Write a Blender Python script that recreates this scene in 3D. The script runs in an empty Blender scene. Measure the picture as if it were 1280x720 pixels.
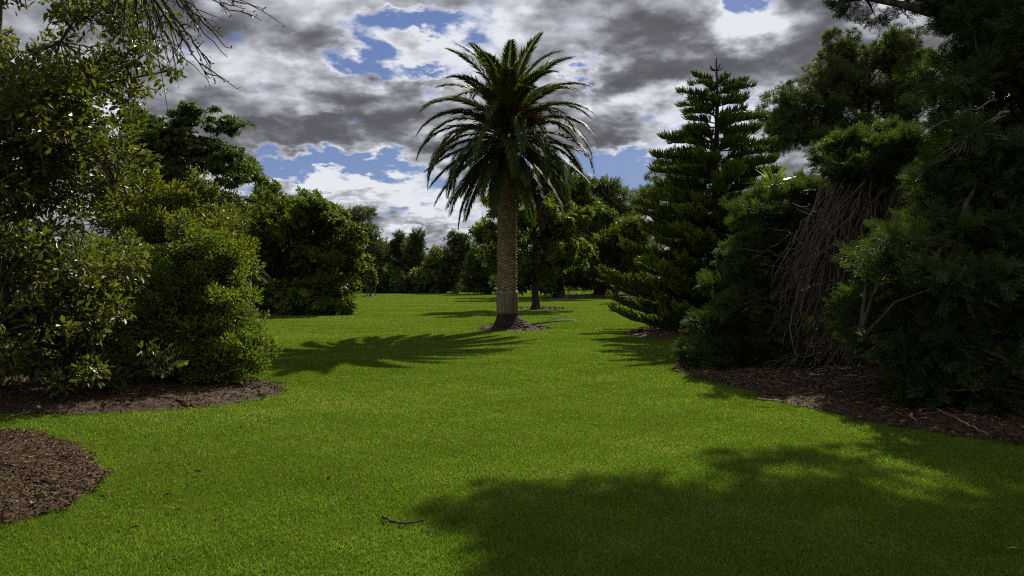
import bpy, math, random, zlib
import numpy as np
from mathutils import Vector

# ------------------------------------------------------------------ camera, sky, sun, exposure
SC = bpy.context.scene
COL = SC.collection
R = math.radians
FPX, HOR, CAMH = 995.0, 353.0, 1.65          # focal length in photo pixels, horizon row, eye height
SUN_AZ, SUN_EL = R(19.0), R(37.0)            # azimuth clockwise from +Y (view direction)

cam_d = bpy.data.cameras.new('camera')
cam_d.sensor_width = 36.0
cam_d.lens = FPX / 1280 * 36.0
cam_d.clip_start, cam_d.clip_end = 0.05, 5000
cam = bpy.data.objects.new('camera', cam_d)
COL.objects.link(cam)
cam.location = (0, 0, CAMH)
cam.rotation_euler = (R(90) - math.atan((360 - HOR) / FPX), 0, 0)
SC.camera = cam

SC.render.resolution_x, SC.render.resolution_y = 1024, 576
SC.view_settings.view_transform = 'Standard'
SC.view_settings.look = 'None'
SC.view_settings.gamma = 1.0
SC.view_settings.use_curve_mapping = False
SC.view_settings.exposure = 0.85
SC.render.engine = 'CYCLES'
SC.cycles.use_denoising = False
SC.cycles.filter_width = 1.15
SC.cycles.max_bounces = 6
SC.cycles.diffuse_bounces = 3
SC.cycles.transmission_bounces = 4
SC.cycles.sample_clamp_indirect = 2.0
SC.cycles.caustics_reflective = False
SC.cycles.caustics_refractive = False

sun_d = bpy.data.lights.new('sun', 'SUN')
sun_d.energy = 5.0
sun_d.angle = R(0.6)
sun_d.color = (1.0, 0.93, 0.80)
sun = bpy.data.objects.new('sun', sun_d)
COL.objects.link(sun)
to_sun = Vector((math.sin(SUN_AZ) * math.cos(SUN_EL), math.cos(SUN_AZ) * math.cos(SUN_EL), math.sin(SUN_EL)))
sun.rotation_euler = (-to_sun).to_track_quat('-Z', 'Y').to_euler()


class NT:
    """small helper for building node trees"""
    def __init__(s, tree):
        s.t = tree
        s.t.nodes.clear()

    def n(s, kind, **kw):
        x = s.t.nodes.new(kind)
        for k, v in kw.items():
            setattr(x, k, v)
        return x

    def put(s, sock, v):
        if hasattr(v, 'is_output'):
            s.t.links.new(v, sock)
        else:
            sock.default_value = v

    def m(s, op, a, b=None, c=None, clamp=False):
        x = s.n('ShaderNodeMath', operation=op, use_clamp=clamp)
        s.put(x.inputs[0], a)
        if b is not None:
            s.put(x.inputs[1], b)
        if c is not None:
            s.put(x.inputs[2], c)
        return x.outputs[0]

    def vm(s, op, a, b=None, scale=None):
        x = s.n('ShaderNodeVectorMath', operation=op)
        s.put(x.inputs[0], a)
        if b is not None:
            s.put(x.inputs[1], b)
        if scale is not None:
            s.put(x.inputs['Scale'], scale)
        return x.outputs[0]

    def noise(s, vec, scale, detail=6, rough=0.55, dist=0.0, color=False):
        x = s.n('ShaderNodeTexNoise')
        if vec is not None:
            s.put(x.inputs['Vector'], vec)
        x.inputs['Scale'].default_value = scale
        x.inputs['Detail'].default_value = detail
        x.inputs['Roughness'].default_value = rough
        x.inputs['Distortion'].default_value = dist
        return x.outputs['Color' if color else 'Fac']

    def smooth(s, v, lo, hi, a=0.0, b=1.0):
        x = s.n('ShaderNodeMapRange', interpolation_type='SMOOTHSTEP')
        s.put(x.inputs[0], v)
        for i, q in enumerate((lo, hi, a, b)):
            s.put(x.inputs[i + 1], q)
        return x.outputs[0]

    def ramp(s, fac, stops):
        x = s.n('ShaderNodeValToRGB')
        s.put(x.inputs[0], fac)
        e = x.color_ramp.elements
        while len(e) < len(stops):
            e.new(0.5)
        for i, (p, c) in enumerate(stops):
            e[i].position = p
            e[i].color = (*c, 1)
        return x.outputs[0]

    def mix(s, fac, a, b, mode='MIX'):
        x = s.n('ShaderNodeMix', data_type='RGBA', blend_type=mode)
        s.put(x.inputs[0], fac)
        s.put(x.inputs[6], (*a, 1) if isinstance(a, tuple) else a)
        s.put(x.inputs[7], (*b, 1) if isinstance(b, tuple) else b)
        return x.outputs[2]


world = bpy.data.worlds.new('World')
SC.world = world
world.use_nodes = True
SKY = 0.10


def az_el(px, py):
    x, z = (px - 640) / FPX, (HOR - py) / FPX
    return math.atan(x), math.atan(z / math.sqrt(1 + x * x))


def build_sky():
    k = NT(world.node_tree)
    tc = k.n('ShaderNodeTexCoord').outputs['Generated']
    sep = k.n('ShaderNodeSeparateXYZ')
    k.put(sep.inputs[0], tc)
    x, y, z = sep.outputs
    zc = k.m('MAXIMUM', z, 0.0)
    az = k.m('ARCTAN2', x, y)
    el = k.m('ARCSINE', zc)
    # cloud layer: the view direction projected on a flat layer above the place
    den = k.m('ADD', zc, 0.30)
    cx, cy = k.m('DIVIDE', x, den), k.m('DIVIDE', y, den)

    def layer(dy, dz=0.0):
        c = k.n('ShaderNodeCombineXYZ')
        k.put(c.inputs[0], cx)
        k.put(c.inputs[1], k.m('ADD', cy, dy))
        c.inputs[2].default_value = dz
        return c.outputs[0]
    P = layer(0.0)
    warp = k.noise(P, 2.6, 5, 0.6, color=True)
    ws = k.n('ShaderNodeSeparateXYZ')
    k.put(ws.inputs[0], warp)
    warp2 = k.noise(P, 9.0, 6, 0.62, color=True)
    ws2 = k.n('ShaderNodeSeparateXYZ')
    k.put(ws2.inputs[0], warp2)

    def wob(a, i, s1, s2):
        a = k.m('ADD', a, k.m('MULTIPLY', k.m('SUBTRACT', ws.outputs[i], 0.5), s1))
        return k.m('ADD', a, k.m('MULTIPLY', k.m('SUBTRACT', ws2.outputs[i], 0.5), s2))
    azw, elw = wob(az, 0, 0.16, 0.13), wob(el, 1, 0.07, 0.09)

    def blobs(lst):
        tot = None
        for (px, py, rx, ry, amp) in lst:
            a0, e0 = az_el(px, py)
            qa = k.m('MULTIPLY', k.m('SUBTRACT', azw, a0), FPX / rx)
            qe = k.m('MULTIPLY', k.m('SUBTRACT', elw, e0), FPX / ry)
            q = k.m('ADD', k.m('MULTIPLY', qa, qa), k.m('MULTIPLY', qe, qe))
            g = k.m('MULTIPLY', k.m('EXPONENT', k.m('MULTIPLY', q, -1.0)), amp)
            tot = g if tot is None else k.m('ADD', tot, g)
        return tot
    gaps = blobs([(520, 34, 66, 14, .30), (448, 72, 42, 25, .36), (530, 96, 40, 11, .24),
                  (370, 206, 95, 15, .34), (450, 205, 60, 12, .26), (800, 220, 75, 20, .36), (745, 214, 40, 12, .2),
                  (722, 98, 16, 14, .2), (925, 6, 20, 12, .26), (500, 263, 34, 6, .2), (620, 215, 60, 10, .16),
                  (180, 160, 60, 20, .22), (330, 236, 34, 8, .2), (565, 290, 40, 6, .12),
                  (740, 80, 30, 10, .12), (-300, 100, 160, 60, .3), (1650, 60, 160, 60, .3)])
    light = blobs([(510, 76, 62, 22, .42), (585, 55, 70, 22, .36), (660, 22, 70, 26, .30), (470, 232, 80, 20, .62), (400, 240, 40, 16, .4),
                   (560, 255, 60, 16, .5), (620, 190, 120, 12, .2), (780, 110, 60, 26, .34), (830, 125, 50, 22, .24),
                   (935, 28, 66, 26, .62), (880, 150, 46, 28, .34), (790, 205, 60, 10, .3), (350, 95, 70, 18, .28),
                   (300, 60, 60, 20, .16), (540, 150, 60, 26, .12), (430, 0, 60, 20, .1), (960, 120, 30, 40, .3),
                   (470, 300, 120, 14, .34), (1130, 10, 30, 20, .4), (400, 130, 50, 8, .2),
                   (410, 188, 120, 7, .12), (30, 130, 130, 60, .2)])
    dark = blobs([(430, 150, 110, 26, .55), (300, 175, 80, 26, .42), (260, 30, 120, 40, .30), (800, 55, 80, 34, .42),
                  (890, 70, 60, 30, .32), (1010, 60, 90, 50, .52), (790, 165, 60, 24, .46), (730, 150, 50, 20, .2),
                  (545, 150, 40, 22, .25), (540, 282, 60, 8, .28), (450, 285, 60, 8, .22), (700, 60, 40, 20, .12),
                  (200, 90, 90, 30, .2), (500, 246, 30, 7, .15), (1000, 150, 40, 30, .2)])
    def puff(v, scale):
        x_ = k.n('ShaderNodeTexVoronoi', feature='F1')
        x_.inputs['Scale'].default_value = scale
        x_.inputs['Detail'].default_value = 2.0
        x_.inputs['Roughness'].default_value = 0.55
        k.put(x_.inputs['Vector'], v)
        return k.m('SUBTRACT', 1.0, x_.outputs['Distance'])

    def field(dy):
        v = layer(dy)
        w_ = k.vm('ADD', v, k.vm('SCALE', k.vm('SUBTRACT', k.noise(v, 5.0, 4, 0.6, color=True), (0.5, 0.5, 0.5)), scale=0.16))
        return k.m('ADD', k.m('MULTIPLY', k.noise(v, 3.3, 8, 0.55, 0.15), 0.72), k.m('ADD', k.m('MULTIPLY', puff(w_, 5.5), 0.24), 0.105))
    d0 = field(0.0)
    d1 = field(-0.05)
    fine = k.noise(P, 12.0, 8, 0.62, 0.2)
    dens = k.m('ADD', k.m('MULTIPLY', d0, 0.75), k.m('MULTIPLY', fine, 0.35))
    dens = k.m('SUBTRACT', dens, gaps)
    cover = k.smooth(dens, 0.32, 0.47)
    relief = k.m('SUBTRACT', d0, d1)
    lum = k.m('ADD', k.m('MULTIPLY', relief, 2.7), 0.60)
    lum = k.m('ADD', lum, k.m('MULTIPLY', k.m('SUBTRACT', fine, 0.5), 0.5))
    lum = k.m('SUBTRACT', lum, k.m('MULTIPLY', k.m('SUBTRACT', d0, 0.5), 0.5))
    thin = k.smooth(dens, 0.38, 0.54, 0.45, 0.0)
    lum = k.m('ADD', k.m('ADD', lum, thin), k.m('SUBTRACT', k.m('MULTIPLY', k.m('MULTIPLY', light, 1.2), k.m('ADD', 0.35, k.m('MULTIPLY', fine, 1.3))), k.m('MULTIPLY', dark, 0.72)))
    lum = k.m('SMOOTH_MAX', lum, 0.36, 0.30)
    lum = k.m('POWER', lum, 1.7)
    lum = k.m('MINIMUM', lum, 1.25)
    # unseen clouds behind the viewer and overhead, brightened as added fill for the trees
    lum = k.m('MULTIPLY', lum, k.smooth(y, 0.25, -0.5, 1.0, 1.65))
    lum = k.m('MULTIPLY', lum, k.smooth(z, 0.40, 0.9, 1.0, 1.2))
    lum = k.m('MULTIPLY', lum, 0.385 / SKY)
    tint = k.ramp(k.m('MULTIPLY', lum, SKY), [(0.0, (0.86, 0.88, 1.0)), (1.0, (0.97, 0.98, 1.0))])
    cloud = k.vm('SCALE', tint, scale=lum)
    sky = k.n('ShaderNodeTexSky', sky_type='NISHITA')
    sky.sun_disc = False
    sky.sun_elevation = SUN_EL
    sky.sun_rotation = SUN_AZ
    sky.air_density, sky.dust_density, sky.ozone_density = 1.0, 0.3, 2.2
    blue = k.vm('SCALE', sky.outputs[0], scale=0.42)
    blue = k.mix(0.6, blue, (0.46, 0.74, 2.3))
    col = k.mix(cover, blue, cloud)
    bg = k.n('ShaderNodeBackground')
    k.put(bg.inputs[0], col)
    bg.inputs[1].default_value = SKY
    out = k.n('ShaderNodeOutputWorld')
    k.t.links.new(bg.outputs[0], out.inputs[0])


build_sky()

# ------------------------------------------------------------------ helpers
rng = np.random.default_rng(11)
random.seed(11)


def at(px, py, d):
    """world point seen at photo pixel (px, py) at depth d"""
    return np.array([(px - 640) / FPX * d, d, CAMH - (py - HOR) / FPX * d])


def gnd(px, py):
    d = FPX * CAMH / (py - HOR)
    return np.array([(px - 640) / FPX * d, d, 0.0])


def base(px, d):
    return np.array([(px - 640) / FPX * d, d, 0.0])


def reseed(text):
    global rng
    rng = np.random.default_rng(zlib.crc32(text.encode()))


def unit(v):
    return v / np.maximum(np.linalg.norm(v, axis=-1, keepdims=True), 1e-9)


class Geo:
    def __init__(s):
        s.V, s.F, s.T, s.n = [], [], [], 0

    def add(s, V, F, T):
        V, F = np.asarray(V, float).reshape(-1, 3), np.asarray(F, np.int64)
        s.V.append(V)
        s.F.append(F + s.n)
        s.T.append(np.broadcast_to(np.asarray(T, float), (len(F),)))
        s.n += len(V)

    def scatter(s, tm, pos, ydir, nrm, scale, tint):
        TV, TF = tm[0], tm[1]
        N, K = len(pos), len(TV)
        if N == 0:
            return
        Y = unit(ydir)
        X = unit(np.cross(Y, nrm))
        Z = np.cross(X, Y)
        sc = np.broadcast_to(np.asarray(scale, float), (N,))[:, None, None]
        V = pos[:, None, :] + sc * (TV[None, :, 0:1] * X[:, None] + TV[None, :, 1:2] * Y[:, None] + TV[None, :, 2:3] * Z[:, None])
        F = (TF[None] + (np.arange(N) * K)[:, None, None]).reshape(-1, TF.shape[1])
        T = np.repeat(np.broadcast_to(np.asarray(tint, float), (N,)), len(TF))
        s.add(V.reshape(-1, 3), F, T)

    def tube(s, pts, rad, seg=6, tint=0.5, cap=True):
        P = np.asarray(pts, float)
        M = len(P)
        rad = np.broadcast_to(np.asarray(rad, float), (M,))
        t = unit(np.gradient(P, axis=0))
        ref = np.array([0.31, 0.95, 0.05]) if abs(t[:, 1]).mean() < 0.8 else np.array([1.0, 0.1, 0.0])
        X = unit(np.cross(t, ref))
        Y = np.cross(t, X)
        a = np.arange(seg) / seg * 2 * np.pi
        V = P[:, None] + rad[:, None, None] * (np.cos(a)[None, :, None] * X[:, None] + np.sin(a)[None, :, None] * Y[:, None])
        i, j = np.meshgrid(np.arange(M - 1), np.arange(seg), indexing='ij')
        j2 = (j + 1) % seg
        F = np.stack([i * seg + j, i * seg + j2, (i + 1) * seg + j2, (i + 1) * seg + j], -1).reshape(-1, 4)
        s.add(V.reshape(-1, 3), F, tint)

    def build(s, name, mat, parent=None, origin=(0, 0, 0), smooth=False):
        V = np.concatenate(s.V) - np.asarray(origin, float)
        F = np.concatenate(s.F)
        T = np.concatenate(s.T)
        return link_mesh(name, V, F, mat, parent, T, smooth, origin)


def link_mesh(name, V, F, mat, parent=None, T=None, smooth=False, origin=(0, 0, 0)):
    me = bpy.data.meshes.new(name)
    k = F.shape[1]
    me.vertices.add(len(V))
    me.vertices.foreach_set('co', V.astype(np.float32).ravel())
    me.loops.add(F.size)
    me.loops.foreach_set('vertex_index', F.astype(np.int32).ravel())
    me.polygons.add(len(F))
    me.polygons.foreach_set('loop_start', (np.arange(len(F)) * k).astype(np.int32))
    me.polygons.foreach_set('use_smooth', np.full(len(F), smooth, bool))
    if T is not None:
        at_ = me.attributes.new('tint', 'FLOAT', 'FACE')
        at_.data.foreach_set('value', T.astype(np.float32))
    me.update(calc_edges=True)
    me.materials.append(mat)
    o = bpy.data.objects.new(name, me)
    COL.objects.link(o)
    if parent is not None:
        o.parent = parent
    else:
        o.location = origin
    return o


def tag(o, label=None, cat=None, group=None, kind=None):
    for k_, v in (('label', label), ('category', cat), ('group', group), ('kind', kind)):
        if v:
            o[k_] = v
    return o


def root(name, loc, label, cat, group=None):
    o = bpy.data.objects.new(name, None)
    COL.objects.link(o)
    o.location = loc
    return tag(o, label, cat, group)


# ------------------------------------------------------------------ materials
def new_mat(name):
    mt = bpy.data.materials.new(name)
    mt.use_nodes = True
    return mt, NT(mt.node_tree)


def leaf_mat(name, stops, rough=0.45, trans=0.35, spec=0.4, tgain=(1.25, 1.35, 0.5)):
    mt, k = new_mat(name)
    at_ = k.n('ShaderNodeAttribute', attribute_name='tint')
    col = k.ramp(at_.outputs['Fac'], stops)
    pb = k.n('ShaderNodeBsdfPrincipled')
    k.put(pb.inputs['Base Color'], col)
    pb.inputs['Roughness'].default_value = rough
    pb.inputs['Specular IOR Level'].default_value = spec
    tr = k.n('ShaderNodeBsdfTranslucent')
    k.put(tr.inputs[0], k.mix(1.0, col, tgain, 'MULTIPLY'))
    mx = k.n('ShaderNodeMixShader')
    mx.inputs[0].default_value = trans
    k.t.links.new(pb.outputs[0], mx.inputs[1])
    k.t.links.new(tr.outputs[0], mx.inputs[2])
    out = k.n('ShaderNodeOutputMaterial')
    k.t.links.new(mx.outputs[0], out.inputs[0])
    return mt


def solid_mat(name, stops, nscale=6.0, rough=0.85, bump=0.3, stretch=(1, 1, 1), tintmix=0.0, spec=0.2, bscale=None):
    mt, k = new_mat(name)
    tc = k.n('ShaderNodeTexCoord').outputs['Object']
    mp = k.n('ShaderNodeMapping')
    k.put(mp.inputs[0], tc)
    mp.inputs['Scale'].default_value = stretch
    nz = k.noise(mp.outputs[0], nscale, 7, 0.62)
    fac = k.smooth(nz, 0.3, 0.72)
    if tintmix:
        at_ = k.n('ShaderNodeAttribute', attribute_name='tint')
        fac = k.m('ADD', k.m('MULTIPLY', fac, 1 - tintmix), k.m('MULTIPLY', at_.outputs['Fac'], tintmix))
    col = k.ramp(fac, stops)
    pb = k.n('ShaderNodeBsdfPrincipled')
    k.put(pb.inputs['Base Color'], col)
    pb.inputs['Roughness'].default_value = rough
    pb.inputs['Specular IOR Level'].default_value = spec
    bn = k.n('ShaderNodeBump')
    bn.inputs['Strength'].default_value = bump
    bn.inputs['Distance'].default_value = 0.05
    k.put(bn.inputs['Height'], k.noise(mp.outputs[0], bscale or nscale * 3, 6, 0.65))
    k.t.links.new(bn.outputs[0], pb.inputs['Normal'])
    out = k.n('ShaderNodeOutputMaterial')
    k.t.links.new(pb.outputs[0], out.inputs[0])
    return mt


def lawn_mat():
    mt, k = new_mat('lawn_turf')
    P = k.n('ShaderNodeTexCoord').outputs['Object']
    big = k.noise(P, 0.16, 5, 0.6)
    mid = k.noise(P, 1.1, 6, 0.62)
    fine = k.noise(P, 38.0, 5, 0.7)
    mp = k.n('ShaderNodeMapping')
    k.put(mp.inputs[0], P)
    mp.inputs['Scale'].default_value = (0.10, 1.0, 1.0)
    streak = k.noise(mp.outputs[0], 0.9, 5, 0.6)
    f = k.m('ADD', k.m('MULTIPLY', big, 0.35), k.m('MULTIPLY', mid, 0.3))
    f = k.m('ADD', f, k.m('ADD', k.m('MULTIPLY', fine, 0.2), k.m('MULTIPLY', streak, 0.3)))
    col = k.ramp(f, [(0.36, (0.030, 0.048, 0.004)), (0.55, (0.056, 0.082, 0.005)), (0.74, (0.088, 0.105, 0.012))])
    pb = k.n('ShaderNodeBsdfPrincipled')
    k.put(pb.inputs['Base Color'], col)
    pb.inputs['Roughness'].default_value = 0.9
    pb.inputs['Specular IOR Level'].default_value = 0.0
    bn = k.n('ShaderNodeBump')
    bn.inputs['Strength'].default_value = 0.8
    bn.inputs['Distance'].default_value = 0.03
    k.put(bn.inputs['Height'], k.noise(P, 45.0, 4, 0.7))
    k.t.links.new(bn.outputs[0], pb.inputs['Normal'])
    out = k.n('ShaderNodeOutputMaterial')
    k.t.links.new(pb.outputs[0], out.inputs[0])
    return mt


M_LAWN = lawn_mat()
M_GRASS = leaf_mat('grass_blade', [(0.0, (0.034, 0.076, 0.008)), (0.5, (0.102, 0.174, 0.020)), (0.86, (0.156, 0.218, 0.040)), (1.0, (0.22, 0.20, 0.09))], 0.5, 0.45, 0.26, (1.12, 1.25, 0.55))
M_MULCH = solid_mat('mulch_soil', [(0.0, (0.018, 0.011, 0.006)), (0.6, (0.050, 0.031, 0.017)), (1.0, (0.09, 0.062, 0.036))], 14, 0.95, 0.8)
M_CHIP = solid_mat('bark_chip', [(0.0, (0.020, 0.0115, 0.006)), (0.5, (0.074, 0.045, 0.022)), (0.85, (0.155, 0.105, 0.056)), (1.0, (0.31, 0.24, 0.13))], 9, 0.9, 0.3, tintmix=0.9, spec=0.04)
M_BARK = solid_mat('grey_brown_bark', [(0.0, (0.028, 0.022, 0.017)), (0.6, (0.075, 0.06, 0.046)), (1.0, (0.14, 0.12, 0.095))], 9, 0.9, 0.7, (1, 1, 0.25))
M_DARKBARK = solid_mat('dark_bark', [(0.0, (0.016, 0.012, 0.010)), (1.0, (0.06, 0.047, 0.036))], 9, 0.9, 0.6, (1, 1, 0.3))
M_DEAD = solid_mat('dead_wood', [(0.0, (0.048, 0.037, 0.026)), (0.6, (0.140, 0.113, 0.080)), (1.0, (0.30, 0.25, 0.185))], 5, 0.85, 0.4, (1, 1, 0.4), tintmix=0.55)
M_PALM_TRUNK = solid_mat('palm_trunk_bark', [(0.0, (0.055, 0.040, 0.022)), (0.5, (0.19, 0.145, 0.085)), (1.0, (0.38, 0.31, 0.19))], 7, 0.9, 0.7, tintmix=0.5)
M_PALM_ROOT = solid_mat('palm_root_boss', [(0.0, (0.012, 0.009, 0.007)), (1.0, (0.05, 0.036, 0.026))], 16, 0.95, 1.0, (1, 1, 0.3))
M_GUARD = solid_mat('weathered_sheet_guard', [(0.0, (0.045, 0.040, 0.018)), (0.55, (0.095, 0.082, 0.040)), (1.0, (0.17, 0.148, 0.085))], 4, 0.42, 0.1, (4, 4, 0.4), spec=0.5)

# leaf colours: tint runs along the ramp, the last stop being old or dead leaves
L_GLOSSY = leaf_mat('glossy_leaf', [(0.0, (0.0302, 0.0427, 0.0112)), (0.5, (0.0619, 0.0761, 0.0139)), (0.9, (0.117, 0.1166, 0.0223)), (0.97, (0.1926, 0.1319, 0.0279)), (1.0, (0.4402, 0.1319, 0.021))], 0.48, 0.42, 0.34)
L_SHRUB = leaf_mat('shrub_leaf', [(0.0, (0.0393, 0.064, 0.0096)), (0.6, (0.0892, 0.1231, 0.0139)), (1.0, (0.1695, 0.1847, 0.0304))], 0.55, 0.42, 0.25)
L_YELLOW = leaf_mat('yellow_green_leaf', [(0.0, (0.0388, 0.0562, 0.0078)), (0.6, (0.0903, 0.1074, 0.0112)), (1.0, (0.2064, 0.1636, 0.0223))], 0.5, 0.42, 0.3)
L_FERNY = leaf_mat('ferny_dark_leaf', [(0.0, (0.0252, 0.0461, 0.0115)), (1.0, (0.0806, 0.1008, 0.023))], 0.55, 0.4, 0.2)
L_BROAD = leaf_mat('broad_leaf', [(0.0, (0.0263, 0.0469, 0.0084)), (0.6, (0.0659, 0.0938, 0.0139)), (1.0, (0.1467, 0.1643, 0.0279))], 0.5, 0.42, 0.3)
L_LIME = leaf_mat('lime_leaf', [(0.0, (0.0269, 0.0424, 0.0069)), (0.55, (0.0584, 0.077, 0.0117)), (1.0, (0.1346, 0.1386, 0.0293))], 0.5, 0.58, 0.2)
L_MAPLE = leaf_mat('maple_leaf', [(0.0, (0.0305, 0.048, 0.0084)), (0.55, (0.0662, 0.0874, 0.0142)), (1.0, (0.1526, 0.1572, 0.0356))], 0.5, 0.58, 0.2)
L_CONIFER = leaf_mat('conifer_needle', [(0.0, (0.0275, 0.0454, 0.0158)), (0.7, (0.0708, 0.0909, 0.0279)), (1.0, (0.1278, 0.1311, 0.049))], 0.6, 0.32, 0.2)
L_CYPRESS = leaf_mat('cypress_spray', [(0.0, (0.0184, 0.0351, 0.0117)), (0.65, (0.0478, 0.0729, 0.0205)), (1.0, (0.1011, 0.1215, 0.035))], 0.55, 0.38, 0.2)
L_NORFOLK = leaf_mat('norfolk_rope', [(0.0, (0.0462, 0.0759, 0.0117)), (0.6, (0.0987, 0.1439, 0.0151)), (1.0, (0.1973, 0.2199, 0.0234))], 0.5, 0.35, 0.25)
L_PALM = leaf_mat('palm_leaflet', [(0.0, (0.0266, 0.0452, 0.0112)), (0.6, (0.0638, 0.0857, 0.0179)), (0.92, (0.113, 0.1249, 0.0291)), (1.0, (0.1995, 0.1309, 0.0448))], 0.62, 0.35, 0.18)
L_DEADPALM = leaf_mat('dead_palm_leaflet', [(0.0, (0.0175, 0.013, 0.0085)), (1.0, (0.06, 0.045, 0.0275))], 0.7, 0.15, 0.2, (1, 1, 1))
L_SWORD = leaf_mat('sword_leaf', [(0.0, (0.045, 0.0792, 0.009)), (1.0, (0.15, 0.1872, 0.0225))], 0.35, 0.42, 0.4)
L_FRUIT = leaf_mat('fruit_stalk', [(0.0, (0.16, 0.06, 0.012)), (1.0, (0.34, 0.15, 0.025))], 0.5, 0.15, 0.3, (1, 1, 1))
L_FALLEN = leaf_mat('fallen_leaf', [(0.0, (0.045, 0.022, 0.010)), (0.5, (0.12, 0.058, 0.018)), (0.8, (0.26, 0.15, 0.03)), (1.0, (0.34, 0.31, 0.25))], 0.8, 0.10, 0.05, (1, 1, 1))

# ------------------------------------------------------------------ leaf templates (unit length along +Y, normal +Z)
W = 0.40
LEAF6 = (np.array([[0, 0, 0], [-.42 * W, .34, .07], [-.5 * W, .68, .06], [0, 1, -.06], [.5 * W, .68, .06], [.42 * W, .34, .07]]),
         np.array([[0, 3, 2, 1], [0, 5, 4, 3]]))
RHOMB = (np.array([[0, 0, 0], [-.27, .48, .06], [0, 1, -.05], [.27, .48, .06]]), np.array([[0, 3, 2, 1]]))
SLIM = (np.array([[0, 0, 0], [-.09, .4, .03], [0, 1, -.06], [.09, .4, .03]]), np.array([[0, 3, 2, 1]]))


def t_join(items):
    V, F, n = [], [], 0
    for v, f in items:
        V.append(v)
        F.append(f + n)
        n += len(v)
    return np.concatenate(V), np.concatenate(F)


def t_blade(p0, d, L, w, nrm=(0, 0, 1), droop=0.0):
    p0, d, nrm = np.array(p0, float), unit(np.array(d, float)), np.array(nrm, float)
    x = unit(np.cross(d, nrm))
    mid = p0 + d * L * .45
    tip = p0 + d * L + np.array([0, 0, -droop])
    return np.array([p0, mid - x * w / 2, tip, mid + x * w / 2]), np.array([[0, 3, 2, 1]])


def make_spray(nside=8, seed=0, w=.055, sub=2):
    """flat feathery conifer spray: axis, side branchlets and their own side shoots"""
    r = np.random.default_rng(seed)
    it = [t_blade((0, 0, 0), (0, 1, 0), 1.0, w, droop=.06)]
    for i in range(nside):
        s = .06 + .84 * i / (nside - 1)
        for sg in (-1, 1):
            L = (.46 * (1 - s) + .20) * r.uniform(.7, 1.25)
            p = np.array((0, s, -.06 * s * s))
            d = unit(np.array((sg * math.sin(.8), math.cos(.8), r.uniform(-.3, .3))))
            it.append(t_blade(p, d, L, w * 1.05, (r.uniform(-.5, .5), 0, 1), droop=.05))
            for q_ in range(sub if L > .28 else 1):
                q = p + d * L * (.25 + .4 * q_ / max(1, sub - 1))
                it.append(t_blade(q, (sg * r.uniform(-.1, .9), 1, r.uniform(-.3, .4)), L * .5, w, (r.uniform(-.5, .5), 0, 1), droop=.02))
    return t_join(it)


SPRAY = make_spray(7, 1)
SPRAY_LOW = make_spray(4, 2, .11, 1)


def make_tuft(n=20, seed=3, spread=1.0):
    r = np.random.default_rng(seed)
    it = []
    for i in range(n):
        a = r.uniform(0, 2 * np.pi)
        e = r.uniform(-.2, 1.0)
        d = np.array([math.cos(a) * spread * (1 - .4 * e), .35 + e, math.sin(a) * spread * (1 - .4 * e)])
        it.append(t_blade((0, r.uniform(0, .2), 0), d, r.uniform(.7, 1.05), .075, r.normal(size=3)))
    return t_join(it)


TUFT = make_tuft()


def make_rosette(n=6, seed=4):
    r = np.random.default_rng(seed)
    it = []
    for i in range(n):
        a = i / n * 2 * np.pi + r.uniform(-.3, .3)
        e = r.uniform(.2, 1.0)
        d = np.array([math.cos(a), e, math.sin(a)])
        L = r.uniform(.75, 1.1)
        it.append(t_blade((0, 0, 0), d, L, L * .42, (-.3 * math.cos(a), 1.0, -.3 * math.sin(a)), droop=.12))
    return t_join(it)


ROSETTE = make_rosette(6)
CLUSTER = make_rosette(5, 9)


def bezier(p0, p1, p2, n):
    t = np.linspace(0, 1, n)[:, None]
    return (1 - t) ** 2 * p0 + 2 * t * (1 - t) * p1 + t * t * p2


def wiggle(P, amp):
    Q = P.copy()
    if len(P) > 2:
        Q[1:-1] += rng.normal(0, amp, (len(P) - 2, 3))
    return Q


# ------------------------------------------------------------------ generic tree
def E(px, py, d, rx, ry, rd=None, w=1.0):
    """crown lobe given by where it stands: photo pixel + depth; radii in photo pixels at that depth"""
    c = at(px, py, d)
    k_ = d / FPX
    return (*c, rx * k_, (rd if rd is not None else rx) * k_, ry * k_, w)


def crown_points(lobes, n, shell):
    wts = np.array([(l[3] * l[4] * l[5]) ** .67 * l[6] for l in lobes])
    idx = rng.choice(len(lobes), n, p=wts / wts.sum())
    L = np.array(lobes)[idx]
    d = unit(rng.normal(size=(n, 3)))
    r = rng.random(n) ** shell * (1 + .24 * rng.random(n) ** 4)
    return L[:, :3] + d * r[:, None] * L[:, 3:6], d


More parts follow.
